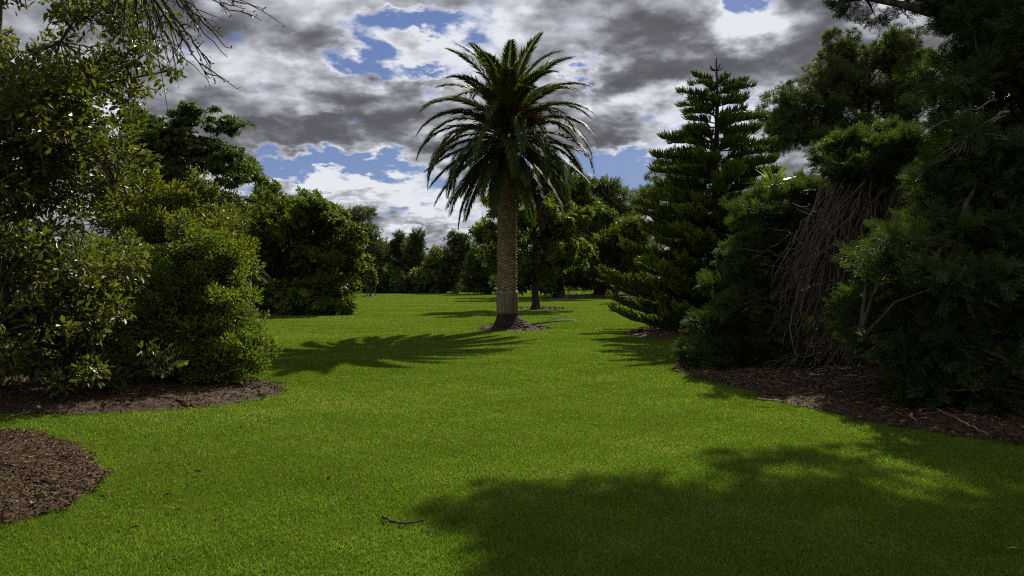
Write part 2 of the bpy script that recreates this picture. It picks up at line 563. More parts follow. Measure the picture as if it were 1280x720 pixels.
def tree(name, label, cat, base_pt, lobes, trunk_r, leaf, template, n_clump, per_clump, clump_r, size, bark=None,
         group=None, shell=0.28, flat=1.0, droop=0.15, up=0.5, nprim=9, first=0.25, trunk_pts=None, zmin=0.05,
         limb_r=0.28, twigs=0, seg=8, size_var=0.35, tint_pow=1.0, outw=0.8, rnd=0.7, clump_list=None, boughs=None, keep_lobes=0):
    reseed(label)
    b = np.asarray(base_pt, float)
    rt = root(name, b, label, cat, group)
    if boughs:                                   # lobes hold boughs, boughs hold clumps
        nb_, br, bf = boughs
        fixed = list(lobes[-keep_lobes:]) if keep_lobes else []
        big = list(lobes[:-keep_lobes]) if keep_lobes else list(lobes)
        BC, _ = crown_points(big, nb_, shell)
        small = [(*c, br * f_, br * f_, br * bf * f_, 1.0) for c, f_ in zip(BC, rng.uniform(.6, 1.35, nb_)) if c[2] > .12]
        C, D = crown_points(small + fixed, n_clump, .4)
    else:
        C, D = crown_points(lobes, n_clump, shell)
    if clump_list is not None:
        C = np.concatenate([C, clump_list])
        D = np.concatenate([D, unit(rng.normal(size=(len(clump_list), 3)))])
    keep = C[:, 2] > zmin + 0.3 * (clump_r * flat)
    C, D = C[keep], D[keep]
    top = C[:, 2].max()
    if trunk_pts is None:
        cx = np.average([l[0] for l in lobes], weights=[l[3] for l in lobes])
        cy = np.average([l[1] for l in lobes], weights=[l[3] for l in lobes])
        tz = b[2] + (top - b[2]) * .88
        trunk_pts = np.array([b + (0, 0, -.1), b + (0, 0, .25), b * .65 + np.array([cx, cy, 0]) * .35 + (0, 0, tz * .45),
                              b * .3 + np.array([cx, cy, 0]) * .7 + (0, 0, tz)])
    tp = np.asarray(trunk_pts, float)
    # resample the trunk
    s = np.concatenate([[0], np.cumsum(np.linalg.norm(np.diff(tp, axis=0), axis=1))])
    q = np.linspace(0, s[-1], 18)
    TP = np.stack([np.interp(q, s, tp[:, i]) for i in range(3)], 1)
    fr = q / s[-1]
    TR = trunk_r * (1 - .85 * fr)
    TR[0] *= 1.5
    TR[1] *= 1.12
    g = Geo()
    g.tube(wiggle(TP, trunk_r * .08), TR, seg, .5)
    # primary limbs to well spread clumps
    sel = [int(np.argmax(C[:, 2]))]
    dist = np.linalg.norm(C - C[sel[0]], axis=1)
    for _ in range(min(nprim, len(C)) - 1):
        i = int(np.argmax(dist))
        sel.append(i)
        dist = np.minimum(dist, np.linalg.norm(C - C[i], axis=1))
    zlo = b[2] + (top - b[2]) * first
    LP, LR = [TP[6:]], [TR[6:]]

    def limb(p_end, start, r0, n=8):
        v = p_end - start
        mid = start + v * .5 + np.array([0, 0, abs(v[2]) * .12 + .08 * np.linalg.norm(v)])
        P = wiggle(bezier(start, mid, p_end, n), np.linalg.norm(v) * .018)
        rr = r0 * (1 - .8 * np.linspace(0, 1, n))
        return P, rr
    for i in sel:
        h = np.linalg.norm((C[i] - TP[-1])[:2])
        z0 = min(max(C[i][2] - .55 * h, zlo), TP[-1][2])
        j = int(np.argmin(abs(TP[:, 2] - z0)))
        P, rr = limb(C[i], TP[j], max(TR[j] * .5, trunk_r * limb_r * .4))
        g.tube(P, rr, 6, .5)
        LP.append(P[2:])
        LR.append(rr[2:])
    LPa, LRa = np.concatenate(LP), np.concatenate(LR)
    selset = set(sel)
    for i in range(len(C)):
        if i in selset:
            continue
        j = int(np.argmin(np.linalg.norm(LPa - C[i], axis=1) + .6 * np.maximum(LPa[:, 2] - C[i][2], 0)))
        P, rr = limb(C[i], LPa[j], min(LRa[j] * .7, trunk_r * .16), 5)
        g.tube(P, np.maximum(rr, trunk_r * .012), 4, .5)
    for _ in range(twigs):
        i = rng.integers(len(C))
        o = unit(rng.normal(size=3)) * clump_r * rng.uniform(.7, 1.3) * np.array([1, 1, .7])
        p2 = C[i] + o
        g.tube(wiggle(bezier(C[i], C[i] + o * .5 + (0, 0, .05), p2, 5), .012), np.linspace(.009, .003, 5) * max(1, trunk_r * 6), 3, .5)
    g.build('trunk', bark or M_BARK, rt, b, smooth=True)
    # foliage
    n = len(C) * per_clump
    ci = np.repeat(np.arange(len(C)), per_clump)
    crs = rng.uniform(.65, 1.35, len(C))[ci]
    off = unit(rng.normal(size=(n, 3))) * (rng.random(n) ** .45)[:, None]
    off[:, 2] *= flat
    pos = C[ci] + off * (clump_r * crs)[:, None]
    good = pos[:, 2] > b[2] + zmin
    pos, off, ci = pos[good], off[good], ci[good]
    n = len(pos)
    out = D[ci] * .6 + unit(off)
    yd = unit(out) * outw + rng.normal(0, 1, (n, 3)) * rnd * .6 + np.array([0, 0, up * .5 - droop])
    nr = np.array([0, 0, up]) + rng.normal(0, 1, (n, 3)) * .55 + unit(out) * .35
    tint = np.clip(.45 * rng.random(len(C))[ci] + .55 * rng.random(n), 0, 1) ** tint_pow
    lf = Geo()
    lf.scatter(template, pos, yd, nr, size * rng.uniform(1 - size_var, 1 + size_var, n), tint)
    lf.build('crown', leaf, rt, b)
    return rt


# ------------------------------------------------------------------ ground and beds
def build_ground():
    xs = np.concatenate([np.linspace(-1500, -60, 14), np.linspace(-50, 50, 81), np.linspace(60, 1500, 14)])
    ys = np.concatenate([np.linspace(-300, -10, 8), np.linspace(-6, 60, 67), np.linspace(70, 2500, 26)])
    X, Y = np.meshgrid(xs, ys, indexing='ij')
    V = np.stack([X, Y, np.zeros_like(X)], -1).reshape(-1, 3)
    i, j = np.meshgrid(np.arange(len(xs) - 1), np.arange(len(ys) - 1), indexing='ij')
    n = len(ys)
    F = np.stack([i * n + j, (i + 1) * n + j, (i + 1) * n + j + 1, i * n + j + 1], -1).reshape(-1, 4)
    tag(link_mesh('lawn', V, F, M_LAWN), kind='structure')


build_ground()
BEDS = []


def outline(pts, per=14):
    """closed Catmull-Rom through ground points, a little ragged"""
    P = np.asarray(pts, float)[:, :2]
    n = len(P)
    out = []
    for i in range(n):
        p0, p1, p2, p3 = P[i - 1], P[i], P[(i + 1) % n], P[(i + 2) % n]
        for t in np.arange(per) / per:
            out.append(.5 * (2 * p1 + (p2 - p0) * t + (2 * p0 - 5 * p1 + 4 * p2 - p3) * t * t + (3 * p1 - p0 - 3 * p2 + p3) * t ** 3))
    O = np.array(out)
    k_ = np.arange(len(O))[:, None]
    low = sum(np.sin(k_ * f + np.array([[a, a + 2]])) * w for f, a, w in ((.31, 1, .035), (.83, 2, .03), (1.9, 4, .025)))
    return O + low + rng.normal(0, .022, O.shape)


def inside(P, poly):
    x, y = P[:, 0], P[:, 1]
    c = np.zeros(len(P), bool)
    px, py = poly[:, 0], poly[:, 1]
    j = len(poly) - 1
    for i in range(len(poly)):
        if py[i] != py[j]:
            m = ((py[i] > y) != (py[j] > y)) & (x < (px[j] - px[i]) * (y - py[i]) / (py[j] - py[i]) + px[i])
            c ^= m
        j = i
    return c


CHIP = (np.array([[-.5, -.2, 0], [.5, -.16, .03], [.46, .2, 0], [-.44, .17, .04]]), np.array([[0, 1, 2, 3]]))
CHIPS = []


def bed(pts, hgt, n_chips, chip_size, label_chip=None):
    O = outline(pts)
    c = O.mean(0)
    rings = np.array([1.0, .985, .96, .9, .8, .65, .45, .25, .08])
    V = []
    for s_ in rings:
        ring = c + (O - c) * s_
        e = np.clip((1 - s_) / .12, 0, 1)
        z = .004 + hgt * (e * e * (3 - 2 * e)) + rng.normal(0, .008, len(O)) * e
        V.append(np.column_stack([ring, np.maximum(z, .003)]))
    V = np.concatenate(V)
    n, m = len(O), len(rings)
    i, j = np.meshgrid(np.arange(m - 1), np.arange(n), indexing='ij')
    j2 = (j + 1) % n
    F = np.stack([i * n + j, i * n + j2, (i + 1) * n + j2, (i + 1) * n + j], -1).reshape(-1, 4)
    area = .5 * abs(np.dot(O[:, 0], np.roll(O[:, 1], 1)) - np.dot(O[:, 1], np.roll(O[:, 0], 1)))
    if np.cross(np.append(O[5] - c, 0), np.append(O[6] - c, 0))[2] < 0:
        F = F[:, ::-1]
    o = link_mesh('mulch_bed', V, F, M_MULCH, smooth=True)
    tag(o, kind='structure')
    BEDS.append(O)
    lo, hi = O.min(0) - .06, O.max(0) + .06
    P = rng.uniform(lo, hi, (n_chips, 2))
    Oin = c + (O - c) * 1.03
    P = P[inside(P, Oin)]
    g = Geo()
    k_ = len(P)
    a = rng.uniform(0, 2 * np.pi, k_)
    yd = np.column_stack([np.cos(a), np.sin(a), rng.normal(0, .28, k_)])
    nr = np.column_stack([rng.normal(0, .4, (k_, 2)), np.ones(k_)])
    sz = chip_size * np.minimum(rng.lognormal(-.1, .55, k_), 2.3)
    edge = inside(P, c + (O - c) * .93)
    pz = np.where(edge, hgt, hgt * .45) + rng.uniform(.004, .022, k_)
    g.scatter(CHIP, np.column_stack([P, pz]), yd, nr, sz, rng.random(k_) ** 1.5)
    tag(g.build('bark_mulch', M_CHIP), kind='stuff')
    return O


bed([gnd(-60, 542), gnd(20, 541), gnd(70, 551), gnd(102, 568), gnd(124, 592), gnd(108, 616), gnd(60, 640), gnd(-20, 660), gnd(-160, 660), gnd(-230, 600), gnd(-160, 555)], .045, 52000, .020)
bed([gnd(352, 489), gnd(325, 499), gnd(230, 511), gnd(120, 517), gnd(0, 518), gnd(-150, 512), gnd(-260, 480), gnd(-150, 452), gnd(40, 455), gnd(240, 464), gnd(330, 478)], .07, 52000, .029)
bed([gnd(848, 464), gnd(900, 479), gnd(960, 497), gnd(1040, 517), gnd(1130, 535), gnd(1280, 556), gnd(1480, 575), np.array([13, 9, 0]), np.array([15, 16, 0]), np.array([11, 21, 0]), np.array([6.5, 19.0, 0]), gnd(870, 447)], .06, 120000, .031)
bed([gnd(785, 419), gnd(830, 424), gnd(890, 425), gnd(960, 424), gnd(1000, 415), gnd(950, 406), gnd(860, 405), gnd(800, 411)], .05, 7000, .06)
bed([gnd(596, 411), gnd(625, 414), gnd(660, 413.5), gnd(688, 411.5), gnd(665, 406), gnd(625, 405)], .03, 2500, .06)
bed([gnd(660, 386.4), gnd(690, 387.6), gnd(706, 385.8), gnd(690, 384.4), gnd(650, 384.6), gnd(645, 385.6)], .04, 1500, .10)
bed([gnd(440, 388.5), gnd(420, 391), gnd(370, 394), gnd(310, 396.5), gnd(240, 396), gnd(200, 386), gnd(280, 378), gnd(400, 382)], .06, 5000, .10)
bed([gnd(448, 370.6), gnd(462, 371.6), gnd(476, 370.8), gnd(462, 370.0)], .05, 300, .14)
bed([gnd(700, 371.6), gnd(745, 372.0), gnd(800, 372.0), gnd(850, 371.5), gnd(850, 368.0), gnd(770, 367.6), gnd(700, 368.0)], .06, 900, .25)


# ------------------------------------------------------------------ grass blades on the near lawn
def build_grass(n=1000000):
    th = rng.uniform(-.70, .70, n)
    # density falls with distance so that the blades stay even in the picture
    u = rng.random(n)
    d = 3.5 * (165 / 3.5) ** u
    # the same turf goes on to both sides of the view and up to the viewer's feet
    m2 = n // 2
    th2, d2 = rng.uniform(-1.35, 1.35, m2), 2.0 * (16 / 2.0) ** rng.random(m2)
    k2 = (np.abs(th2) > .70) | (d2 < 3.5)
    th, d = np.concatenate([th, th2[k2]]), np.concatenate([d, d2[k2]])
    n = len(d)
    P = np.column_stack([np.sin(th) * d, np.cos(th) * d])
    keep = np.ones(n, bool)
    for O in BEDS:
        lo, hi = O.min(0), O.max(0)
        m = np.where((P[:, 0] > lo[0]) & (P[:, 0] < hi[0]) & (P[:, 1] > lo[1]) & (P[:, 1] < hi[1]))[0]
        if len(m):
            keep[m[inside(P[m] + rng.normal(0, .10, (len(m), 2)), O)]] = False
    P, d = P[keep], d[keep]
    n = len(P)
    patch = np.zeros(n)
    for fx, fy, ph in ((.9, .7, 1.), (1.7, 2.3, 2.), (.35, .9, .4), (4.1, 3.3, 5.), (7.3, 9.1, 3.), (.12, .8, 2.2)):
        patch += np.sin(P[:, 0] * fx + ph) * np.cos(P[:, 1] * fy + ph * 1.7)
    patch /= 5
    h = rng.uniform(.013, .031, n) * (1 + .35 * patch)
    w = np.maximum(.0030, .00078 * d) * rng.uniform(.7, 1.3, n)
    a = rng.uniform(0, 2 * np.pi, n)
    side = np.column_stack([np.cos(a), np.sin(a), np.zeros(n)]) * (w / 2)[:, None]
    lean = rng.normal(0, .40, (n, 2)) * h[:, None]
    b0 = np.column_stack([P, np.full(n, .0)])
    mid = b0 + np.column_stack([lean * .35, h * .6])
    tip = b0 + np.column_stack([lean, h])
    V = np.stack([b0 - side, b0 + side, mid + side * .8, tip, mid - side * .8], 1)
    # one quad and one triangle per blade as two quads would need 6 verts: use quad (base..mid) merged to the tip
    V = np.stack([b0 - side, b0 + side, tip, mid - side * .9], 1).reshape(-1, 3)
    F = np.arange(n * 4).reshape(n, 4)
    T = np.clip(.40 + .48 * patch + rng.normal(0, .25, n), 0, .93)
    dead = rng.random(n) < (.03 + .7 * np.clip(patch - .30, 0, 1))
    T[dead] = 1.0
    tag(link_mesh('grass', V, F, M_GRASS, T=T), kind='stuff')


build_grass()


# ------------------------------------------------------------------ the palm
def frond_geo(origin, azim, e0, L, bend, nl, tint0, width=.42, twist=0.0, vee=.5, stalk=.12):
    n = 22
    s = np.linspace(0, 1, n)
    el = e0 - bend * (s ** 1.35)
    ds = L / (n - 1)
    hd = np.array([math.sin(azim), math.cos(azim), 0])
    az_off = twist * s ** 2
    P = [np.array(origin, float)]
    for i in range(1, n):
        h2 = np.array([math.sin(azim + az_off[i]), math.cos(azim + az_off[i]), 0])
        P.append(P[-1] + ds * (math.cos(el[i]) * h2 + np.array([0, 0, math.sin(el[i])])))
    P = np.array(P)
    g_r = Geo()
    g_r.tube(P, .028 * (1 - .88 * s) + .003, 5, .75)
    t = unit(np.gradient(P, axis=0))
    side = unit(np.cross(t, np.tile([0, 0, 1.0], (n, 1)) + hd * .02))
    # near-vertical rachis: keep the side vector stable
    side0 = np.array([math.cos(azim), -math.sin(azim), 0])
    side = np.where((np.sum(side * side0, 1) < 0)[:, None], -side, side)
    side = unit(side + side0 * .6)
    nrm = np.cross(side, t)
    u = np.linspace(stalk, .995, nl)
    pos = np.stack([np.interp(u, s, P[:, i]) for i in range(3)], 1)
    tt = unit(np.stack([np.interp(u, s, t[:, i]) for i in range(3)], 1))
    sd = unit(np.stack([np.interp(u, s, side[:, i]) for i in range(3)], 1))
    nn = unit(np.stack([np.interp(u, s, nrm[:, i]) for i in range(3)], 1))
    ln = width * np.clip(np.sin(np.pi * (u * .86 + .10)) ** .6, .2, 1)
    out = Geo()
    for sg in (-1, 1):
        ang = .82 - .34 * u + rng.normal(0, .07, nl)
        vv = vee + rng.normal(0, .16, nl)
        dr = tt * np.cos(ang)[:, None] + (sg * sd * np.cos(vv)[:, None] + nn * np.sin(vv)[:, None]) * np.sin(ang)[:, None]
        dr[:, 2] -= .12
        out.scatter(SLIM_P, pos, dr, nn + sg * sd * .3, ln * rng.uniform(.85, 1.12, nl), np.clip(tint0 + rng.normal(0, .12, nl), 0, .95))
    g_r.V += out.V
    for f in out.F:
        g_r.F.append(f + g_r.n)
    # out.F already carries its own offsets
    g_r.T += out.T
    g_r.n += out.n
    return g_r


SLIM_P = (np.array([[0, 0, 0], [-.06, .4, .02], [0, 1, -.14], [.06, .4, .02]]), np.array([[0, 3, 2, 1]]))


def build_palm():
    reseed('build_palm')
    d = 28.3
    b = base(634, d)
    rt = root('date_palm', b, 'tall date palm with a round feathery crown standing alone mid lawn', 'palm tree')
    top = 6.75
    # scarred trunk
    nz_, ns = 260, 40
    z = np.linspace(.45, top, nz_)
    a = np.arange(ns) / ns * 2 * np.pi
    Z, A = np.meshgrid(z, a, indexing='ij')
    r0 = .335 + .035 * np.clip((Z - 4.3) / 2.2, 0, 1) + .02 * np.clip((1.6 - Z), 0, 1)
    row = Z / .115
    col = A / (2 * np.pi) * 13
    ph = (row + .5 * np.floor(col)) % 1.0
    ph2 = (col % 1.0)
    scale_ = (ph ** 1.5) * (1 - (2 * ph2 - 1) ** 4)
    rr = r0 + .036 * scale_ * np.where(Z > 1.3, 1, .35) + rng.normal(0, .004, Z.shape)
    V = np.stack([rr * np.cos(A), rr * np.sin(A), Z], -1).reshape(-1, 3)
    i, j = np.meshgrid(np.arange(nz_ - 1), np.arange(ns), indexing='ij')
    j2 = (j + 1) % ns
    F = np.stack([i * ns + j, i * ns + j2, (i + 1) * ns + j2, (i + 1) * ns + j], -1).reshape(-1, 4)
    T = np.clip(scale_[:-1].ravel() * .9 + rng.normal(0, .1, len(F)), 0, 1)
    link_mesh('trunk', V, F, M_PALM_TRUNK, rt, T, smooth=False)
    # sheet guard round the foot of the trunk, open at a seam
    aa = np.linspace(.15, 2 * np.pi + .05, 46)
    zz = np.linspace(.50, 1.36, 8)
    Zg, Ag = np.meshgrid(zz, aa, indexing='ij')
    rg = .382 + .006 * np.sin(Ag * 5 + Zg * 4) + .012 * (Ag > 5.6) * np.clip((Ag - 5.6), 0, 1)
    V = np.stack([rg * np.cos(Ag), rg * np.sin(Ag), Zg], -1).reshape(-1, 3)
    i, j = np.meshgrid(np.arange(7), np.arange(45), indexing='ij')
    F = np.stack([i * 46 + j, i * 46 + j + 1, (i + 1) * 46 + j + 1, (i + 1) * 46 + j], -1).reshape(-1, 4)
    o = link_mesh('trunk_guard', V, F, M_GUARD, rt, np.full(len(F), .5), smooth=True)
    sm = o.modifiers.new('sheet', 'SOLIDIFY')
    sm.thickness = .006
    # root boss
    nz2, ns2 = 40, 72
    t_ = np.linspace(0, 1, nz2)
    A2, T2 = np.meshgrid(np.arange(ns2) / ns2 * 2 * np.pi, t_)
    flare = (1 - T2) ** 1.6
    rad = .36 + flare * (.50 + .10 * np.sin(A2 * 3 + 1) + .14 * np.cos(A2) - .1 * np.sin(A2))
    rad += rng.normal(0, .016, rad.shape) * (.4 + flare)
    zz2 = T2 * .56 - .02 + .05 * np.cos(A2) * np.sin(np.pi * T2)
    V = np.stack([rad * np.cos(A2), rad * np.sin(A2), zz2], -1).reshape(-1, 3)
    i, j = np.meshgrid(np.arange(nz2 - 1), np.arange(ns2), indexing='ij')
    j2 = (j + 1) % ns2
    F = np.stack([i * ns2 + j, i * ns2 + j2, (i + 1) * ns2 + j2, (i + 1) * ns2 + j], -1).reshape(-1, 4)
    link_mesh('root_boss', V, F, M_PALM_ROOT, rt, np.full(len(F), .5), smooth=False)
    # fronds, oldest drooping, youngest upright
    N = 92
    ga = 2.39996
    for k_ in range(N):
        f = k_ / (N - 1)                       # 0 old .. 1 young
        az = k_ * ga + rng.normal(0, .12)
        e0 = R(-48 + 133 * f ** .92) + rng.normal(0, .05)
        L = 3.75 - .35 * f + rng.normal(0, .14)
        bend = R(40 + 54 * math.sin(math.pi * min(1, f * .94)) + 6 * f) + rng.normal(0, .07)
        if e0 < 0:
            bend = R(34) + rng.normal(0, .06)
            L *= .86
        z0 = 6.35 + .95 * f
        rr = .30 * (1 - .8 * f)
        o3 = (rr * math.sin(az), rr * math.cos(az), z0)
        fg = frond_geo(o3, az, e0, L, bend, 124, .30 + .3 * f + rng.normal(0, .08), .55, rng.normal(0, .16), .36 + .1 * f)
        fg.build('frond', L_PALM if k_ > 3 else L_DEADPALM, rt)
    # orange fruit stalks among the frond bases
    for k_ in range(12):
        az = k_ * 2 * np.pi / 12 + rng.normal(0, .2)
        g = Geo()
        for q in range(38):
            a2 = az + rng.normal(0, .22)
            e = R(56) + rng.normal(0, .16)
            L = rng.uniform(1.2, 1.75)
            o3 = np.array([.25 * math.sin(az), .25 * math.cos(az), 6.95])
            v = np.array([math.sin(a2) * math.cos(e), math.cos(a2) * math.cos(e), math.sin(e)]) * L
            P = bezier(o3, o3 + v * .6, o3 + v + (0, 0, -.35 * L), 6)
            g.tube(P, np.linspace(.022, .014, 6), 3, rng.random())
        g.build('fruit_stalk', L_FRUIT, rt)
    return rt


build_palm()

# fallen frond on the grass beside the palm
b = gnd(662, 409.5)
rt = root('fallen_frond', b, 'dry brown palm frond lying on the grass right of the palm', 'palm frond')
fg = frond_geo((0, 0, .10), R(88), R(9), 1.65, R(9), 30, .0, .5, .1, .9)
fg.build('frond_blade', L_DEADPALM, rt)


# ------------------------------------------------------------------ Norfolk pine
def build_norfolk():
    reseed('build_norfolk')
    d = 27.2
    b = base(895, d)
    rt = root('norfolk_pine', b, 'tall tiered Norfolk pine with upswept branches and a bare cross shaped tip', 'conifer')
    H = 9.15
    g = Geo()
    zt = np.linspace(-.1, H, 24)
    g.tube(np.column_stack([.03 * np.sin(zt), np.zeros(24), zt]), .19 * (1 - zt / H) ** .8 + .014, 10, .5)
    ropes_p, ropes_d, ropes_s, ropes_t = [], [], [], []
    prof_h = np.array([0, .06, .15, .3, .45, .6, .72, .83, .92, .965, 1.0])
    prof_r = np.array([2.9, 3.55, 3.5, 3.0, 2.4, 2.15, 1.8, 1.4, 1.0, .6, .10])
    z, tier = .26, 0
    while z < H - .5:
        f = z / H
        nb = 6 if f < .5 else int(rng.integers(5, 8))
        a0 = rng.uniform(0, 2 * np.pi)
        for k_ in range(nb):
            az = a0 + k_ * 2 * np.pi / nb + rng.normal(0, .1)
            L = np.interp(f, prof_h, prof_r) * rng.uniform(.68, 1.14)
            zb = z + rng.normal(0, .09)
            upc = .07 + .07 * (1 - f) if f < .55 else .06
            dip = -.09 if f < .5 else .02
            hd = np.array([math.sin(az), math.cos(az), 0])
            n = 12
            s = np.linspace(0, 1, n)
            P = hd * (s * L)[:, None] + np.array([0, 0, 1.0]) * (zb + L * (dip * np.sin(np.pi * s * .8) + (upc + rng.normal(0, .03)) * s ** 2.2))[:, None]
            P[:, :2] += rng.normal(0, .012, (n, 2))
            g.tube(P, .035 * (1 - f * .5) * (1 - .8 * s) + .005, 5, .5)
            t = unit(np.gradient(P, axis=0))
            side = np.array([math.cos(az), -math.sin(az), 0])
            m = max(10, int(30 * L / 2.6))
            u = np.linspace(.16 if f < .45 else .22, 1.0, m)
            pos = np.stack([np.interp(u, s, P[:, i]) for i in range(3)], 1)
            tt = np.stack([np.interp(u, s, t[:, i]) for i in range(3)], 1)
            for sg in (-1, 1):
                for rep in range(3):
                    sp = .40 + .22 * rep
                    dr = tt * (.75 + rng.normal(0, .1, m))[:, None] + side * (sg * (sp + rng.normal(0, .12, m)))[:, None] + np.array([0, 0, 1.0]) * ((.42 if f > .45 else .15) + .22 * rep + rng.normal(0, .16, m))[:, None]
                    ropes_p.append(pos + rng.normal(0, .02, pos.shape))
                    ropes_d.append(dr)
                    ropes_s.append((.54 - .18 * u) * (1.0 - .42 * f) * rng.uniform(.75, 1.2, m) * np.clip(.45 + L / 3, .4, 1.1))
                    ropes_t.append(np.clip(.15 + .55 * u + rng.normal(0, .15, m), 0, 1))
            if f > .4:                          # round tufts at the ends of the upper branches
                q = 9
                e_ = unit(rng.normal(size=(q, 3)) + hd * 1.1 + (0, 0, .5))
                ropes_p.append(np.tile(P[-2], (q, 1)) + rng.normal(0, .03, (q, 3)))
                ropes_d.append(e_)
                ropes_s.append(rng.uniform(.2, .34, q) * (1.1 - .4 * f))
                ropes_t.append(rng.random(q))
        z += .32 * rng.uniform(.85, 1.15) * (.82 if f < .45 else .96)
        tier += 1
    # bare cross at the leader
    for az in (1.2, 1.2 + np.pi, 2.9, 5.6):
        P = np.array([[0, 0, H - .28], [.16 * math.sin(az), .16 * math.cos(az), H - .24], [.27 * math.sin(az), .27 * math.cos(az), H - .12]])
        g.tube(P, [.022, .024, .016], 5, .5)
    g.tube(np.array([[0, 0, H - .5], [0, 0, H - .1], [0, 0, H + .16]]), [.03, .028, .018], 5, .5)
    g.build('trunk', M_DARKBARK, rt, smooth=True)
    # rope-like branchlet with ragged needles, curving up
    it = []
    r = np.random.default_rng(5)
    path = np.array([[0, 0, 0], [0, .5, .05], [0, 1.0, .24]])
    for a in (0, 2.1, 4.2):
        w = .06
        o = np.array([math.cos(a), 0, math.sin(a)]) * w
        o2 = np.array([math.cos(a + 2.1), 0, math.sin(a + 2.1)]) * w
        it.append((np.array([path[0] + o, path[0] + o2, path[1] + o2 * 1.25, path[1] + o * 1.25]), np.array([[0, 1, 2, 3]])))
        it.append((np.array([path[1] + o * 1.25, path[1] + o2 * 1.25, path[2] + o2 * .5, path[2] + o * .5]), np.array([[0, 1, 2, 3]])))
    for q in range(14):
        s = r.uniform(.1, .98)
        a = r.uniform(0, 2 * np.pi)
        it.append(t_blade((0, s, .2 * s * s), (math.cos(a), .8, math.sin(a) + .2), .16, .05, r.normal(size=3)))
    rope = t_join(it)
    lf = Geo()
    pp, dd = np.concatenate(ropes_p), np.concatenate(ropes_d)
    lf.scatter(rope, pp, dd, np.tile([0, 0, 1.0], (len(pp), 1)) + rng.normal(0, .15, pp.shape), np.concatenate(ropes_s), np.concatenate(ropes_t))
    lf.build('crown', L_NORFOLK, rt)


build_norfolk()

# ------------------------------------------------------------------ left side
# near tree with glossy leaves
tree('glossy_leaf_tree', 'near broadleaf tree at the left edge with large glossy leaves, some turned orange', 'tree',
     base(-20, 12.0),
     [E(40, 60, 11.4, 150, 170, 150), E(20, 230, 10.9, 150, 150, 130), E(35, 350, 10.9, 112, 100, 110), E(-120, 250, 11.5, 170, 260, 150),
      E(85, 430, 10.9, 62, 55, 60), E(50, -150, 12, 140, 120, 150), E(112, 200, 10.9, 52, 90, 55), E(20, 420, 10.8, 70, 55, 60, .7), E(70, 458, 10.7, 76, 34, 60)],
     .16, L_GLOSSY, LEAF6, 1000, 52, .24, .112, bark=M_BARK, shell=.42, flat=.75, droop=.25, up=.5, nprim=22, first=.12,
     twigs=1100, limb_r=.4, zmin=.12, tint_pow=.85, rnd=1.0, boughs=(185, .55, .7))

# dense shrub on the bed and the taller one behind it
tree('rounded_shrub', 'dense rounded shrub with small bright leaves at the right end of the left bed', 'shrub',
     base(225, 13.3),
     [E(232, 395, 13.2, 84, 74, 85), E(282, 416, 12.9, 52, 48, 48), E(278, 446, 12.7, 54, 30, 50), E(195, 452, 12.9, 80, 30, 70), E(200, 350, 13.5, 82, 62, 80), E(160, 410, 13.3, 60, 66, 70), E(255, 330, 13.6, 50, 40, 50)],
     .12, L_SHRUB, LEAF6, 760, 95, .155, .066, shell=.22, boughs=(240, .28, .9), flat=.85, droop=.05, up=.7, nprim=14, first=.08, twigs=500, zmin=.10)
tree('tall_shrub', 'taller yellow green shrub rising behind the dense rounded shrub', 'shrub',
     base(215, 18.0),
     [E(225, 290, 17.6, 68, 66, 65), E(200, 350, 17.6, 90, 80, 80), E(180, 260, 18, 50, 46, 50), E(250, 255, 17.8, 30, 28, 35), E(285, 305, 18.2, 24, 20, 26)],
     .12, L_YELLOW, LEAF6, 480, 90, .22, .095, boughs=(60, .5, .75), shell=.26, flat=.8, droop=.05, up=.7, nprim=14, first=.1, twigs=300)
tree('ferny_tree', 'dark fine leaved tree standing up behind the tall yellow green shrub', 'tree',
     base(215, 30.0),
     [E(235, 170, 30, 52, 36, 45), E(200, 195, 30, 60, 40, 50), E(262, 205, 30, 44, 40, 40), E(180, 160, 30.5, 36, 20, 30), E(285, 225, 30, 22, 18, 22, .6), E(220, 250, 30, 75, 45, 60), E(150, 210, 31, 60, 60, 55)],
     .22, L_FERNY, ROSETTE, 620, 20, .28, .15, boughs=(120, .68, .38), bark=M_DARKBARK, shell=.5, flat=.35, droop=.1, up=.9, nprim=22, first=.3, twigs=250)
tree('spreading_tree', 'dark tall broadleaf tree with loose top sprigs at the back of the left grove', 'tree',
     base(330, 47.0),
     [E(320, 270, 47, 70, 52, 60), E(300, 330, 46, 80, 62, 70), E(370, 262, 47, 42, 34, 40), E(320, 216, 47, 14, 12, 14, .8), E(356, 230, 47, 22, 14, 20, .8), E(392, 262, 47, 20, 24, 20), E(250, 300, 46, 60, 70, 60)],
     .35, L_BROAD, CLUSTER, 420, 26, .45, .25, boughs=(75, .9, .7), bark=M_DARKBARK, shell=.3, flat=.8, nprim=16, first=.15)
tree('lime_tree', 'round crowned tree with lime tipped leaves at the right end of the left grove', 'tree',
     base(372, 43.0),
     [E(368, 305, 42.5, 60, 54, 60), E(412, 328, 42.5, 34, 44, 40), E(338, 335, 42, 52, 48, 50), E(390, 348, 42, 46, 36, 45), E(430, 338, 42.8, 15, 20, 20), E(398, 276, 43, 26, 24, 30)],
     .3, L_LIME, CLUSTER, 400, 28, .38, .22, shell=.24, boughs=(75, .75, .75), flat=.85, nprim=14, first=.12, zmin=.5)
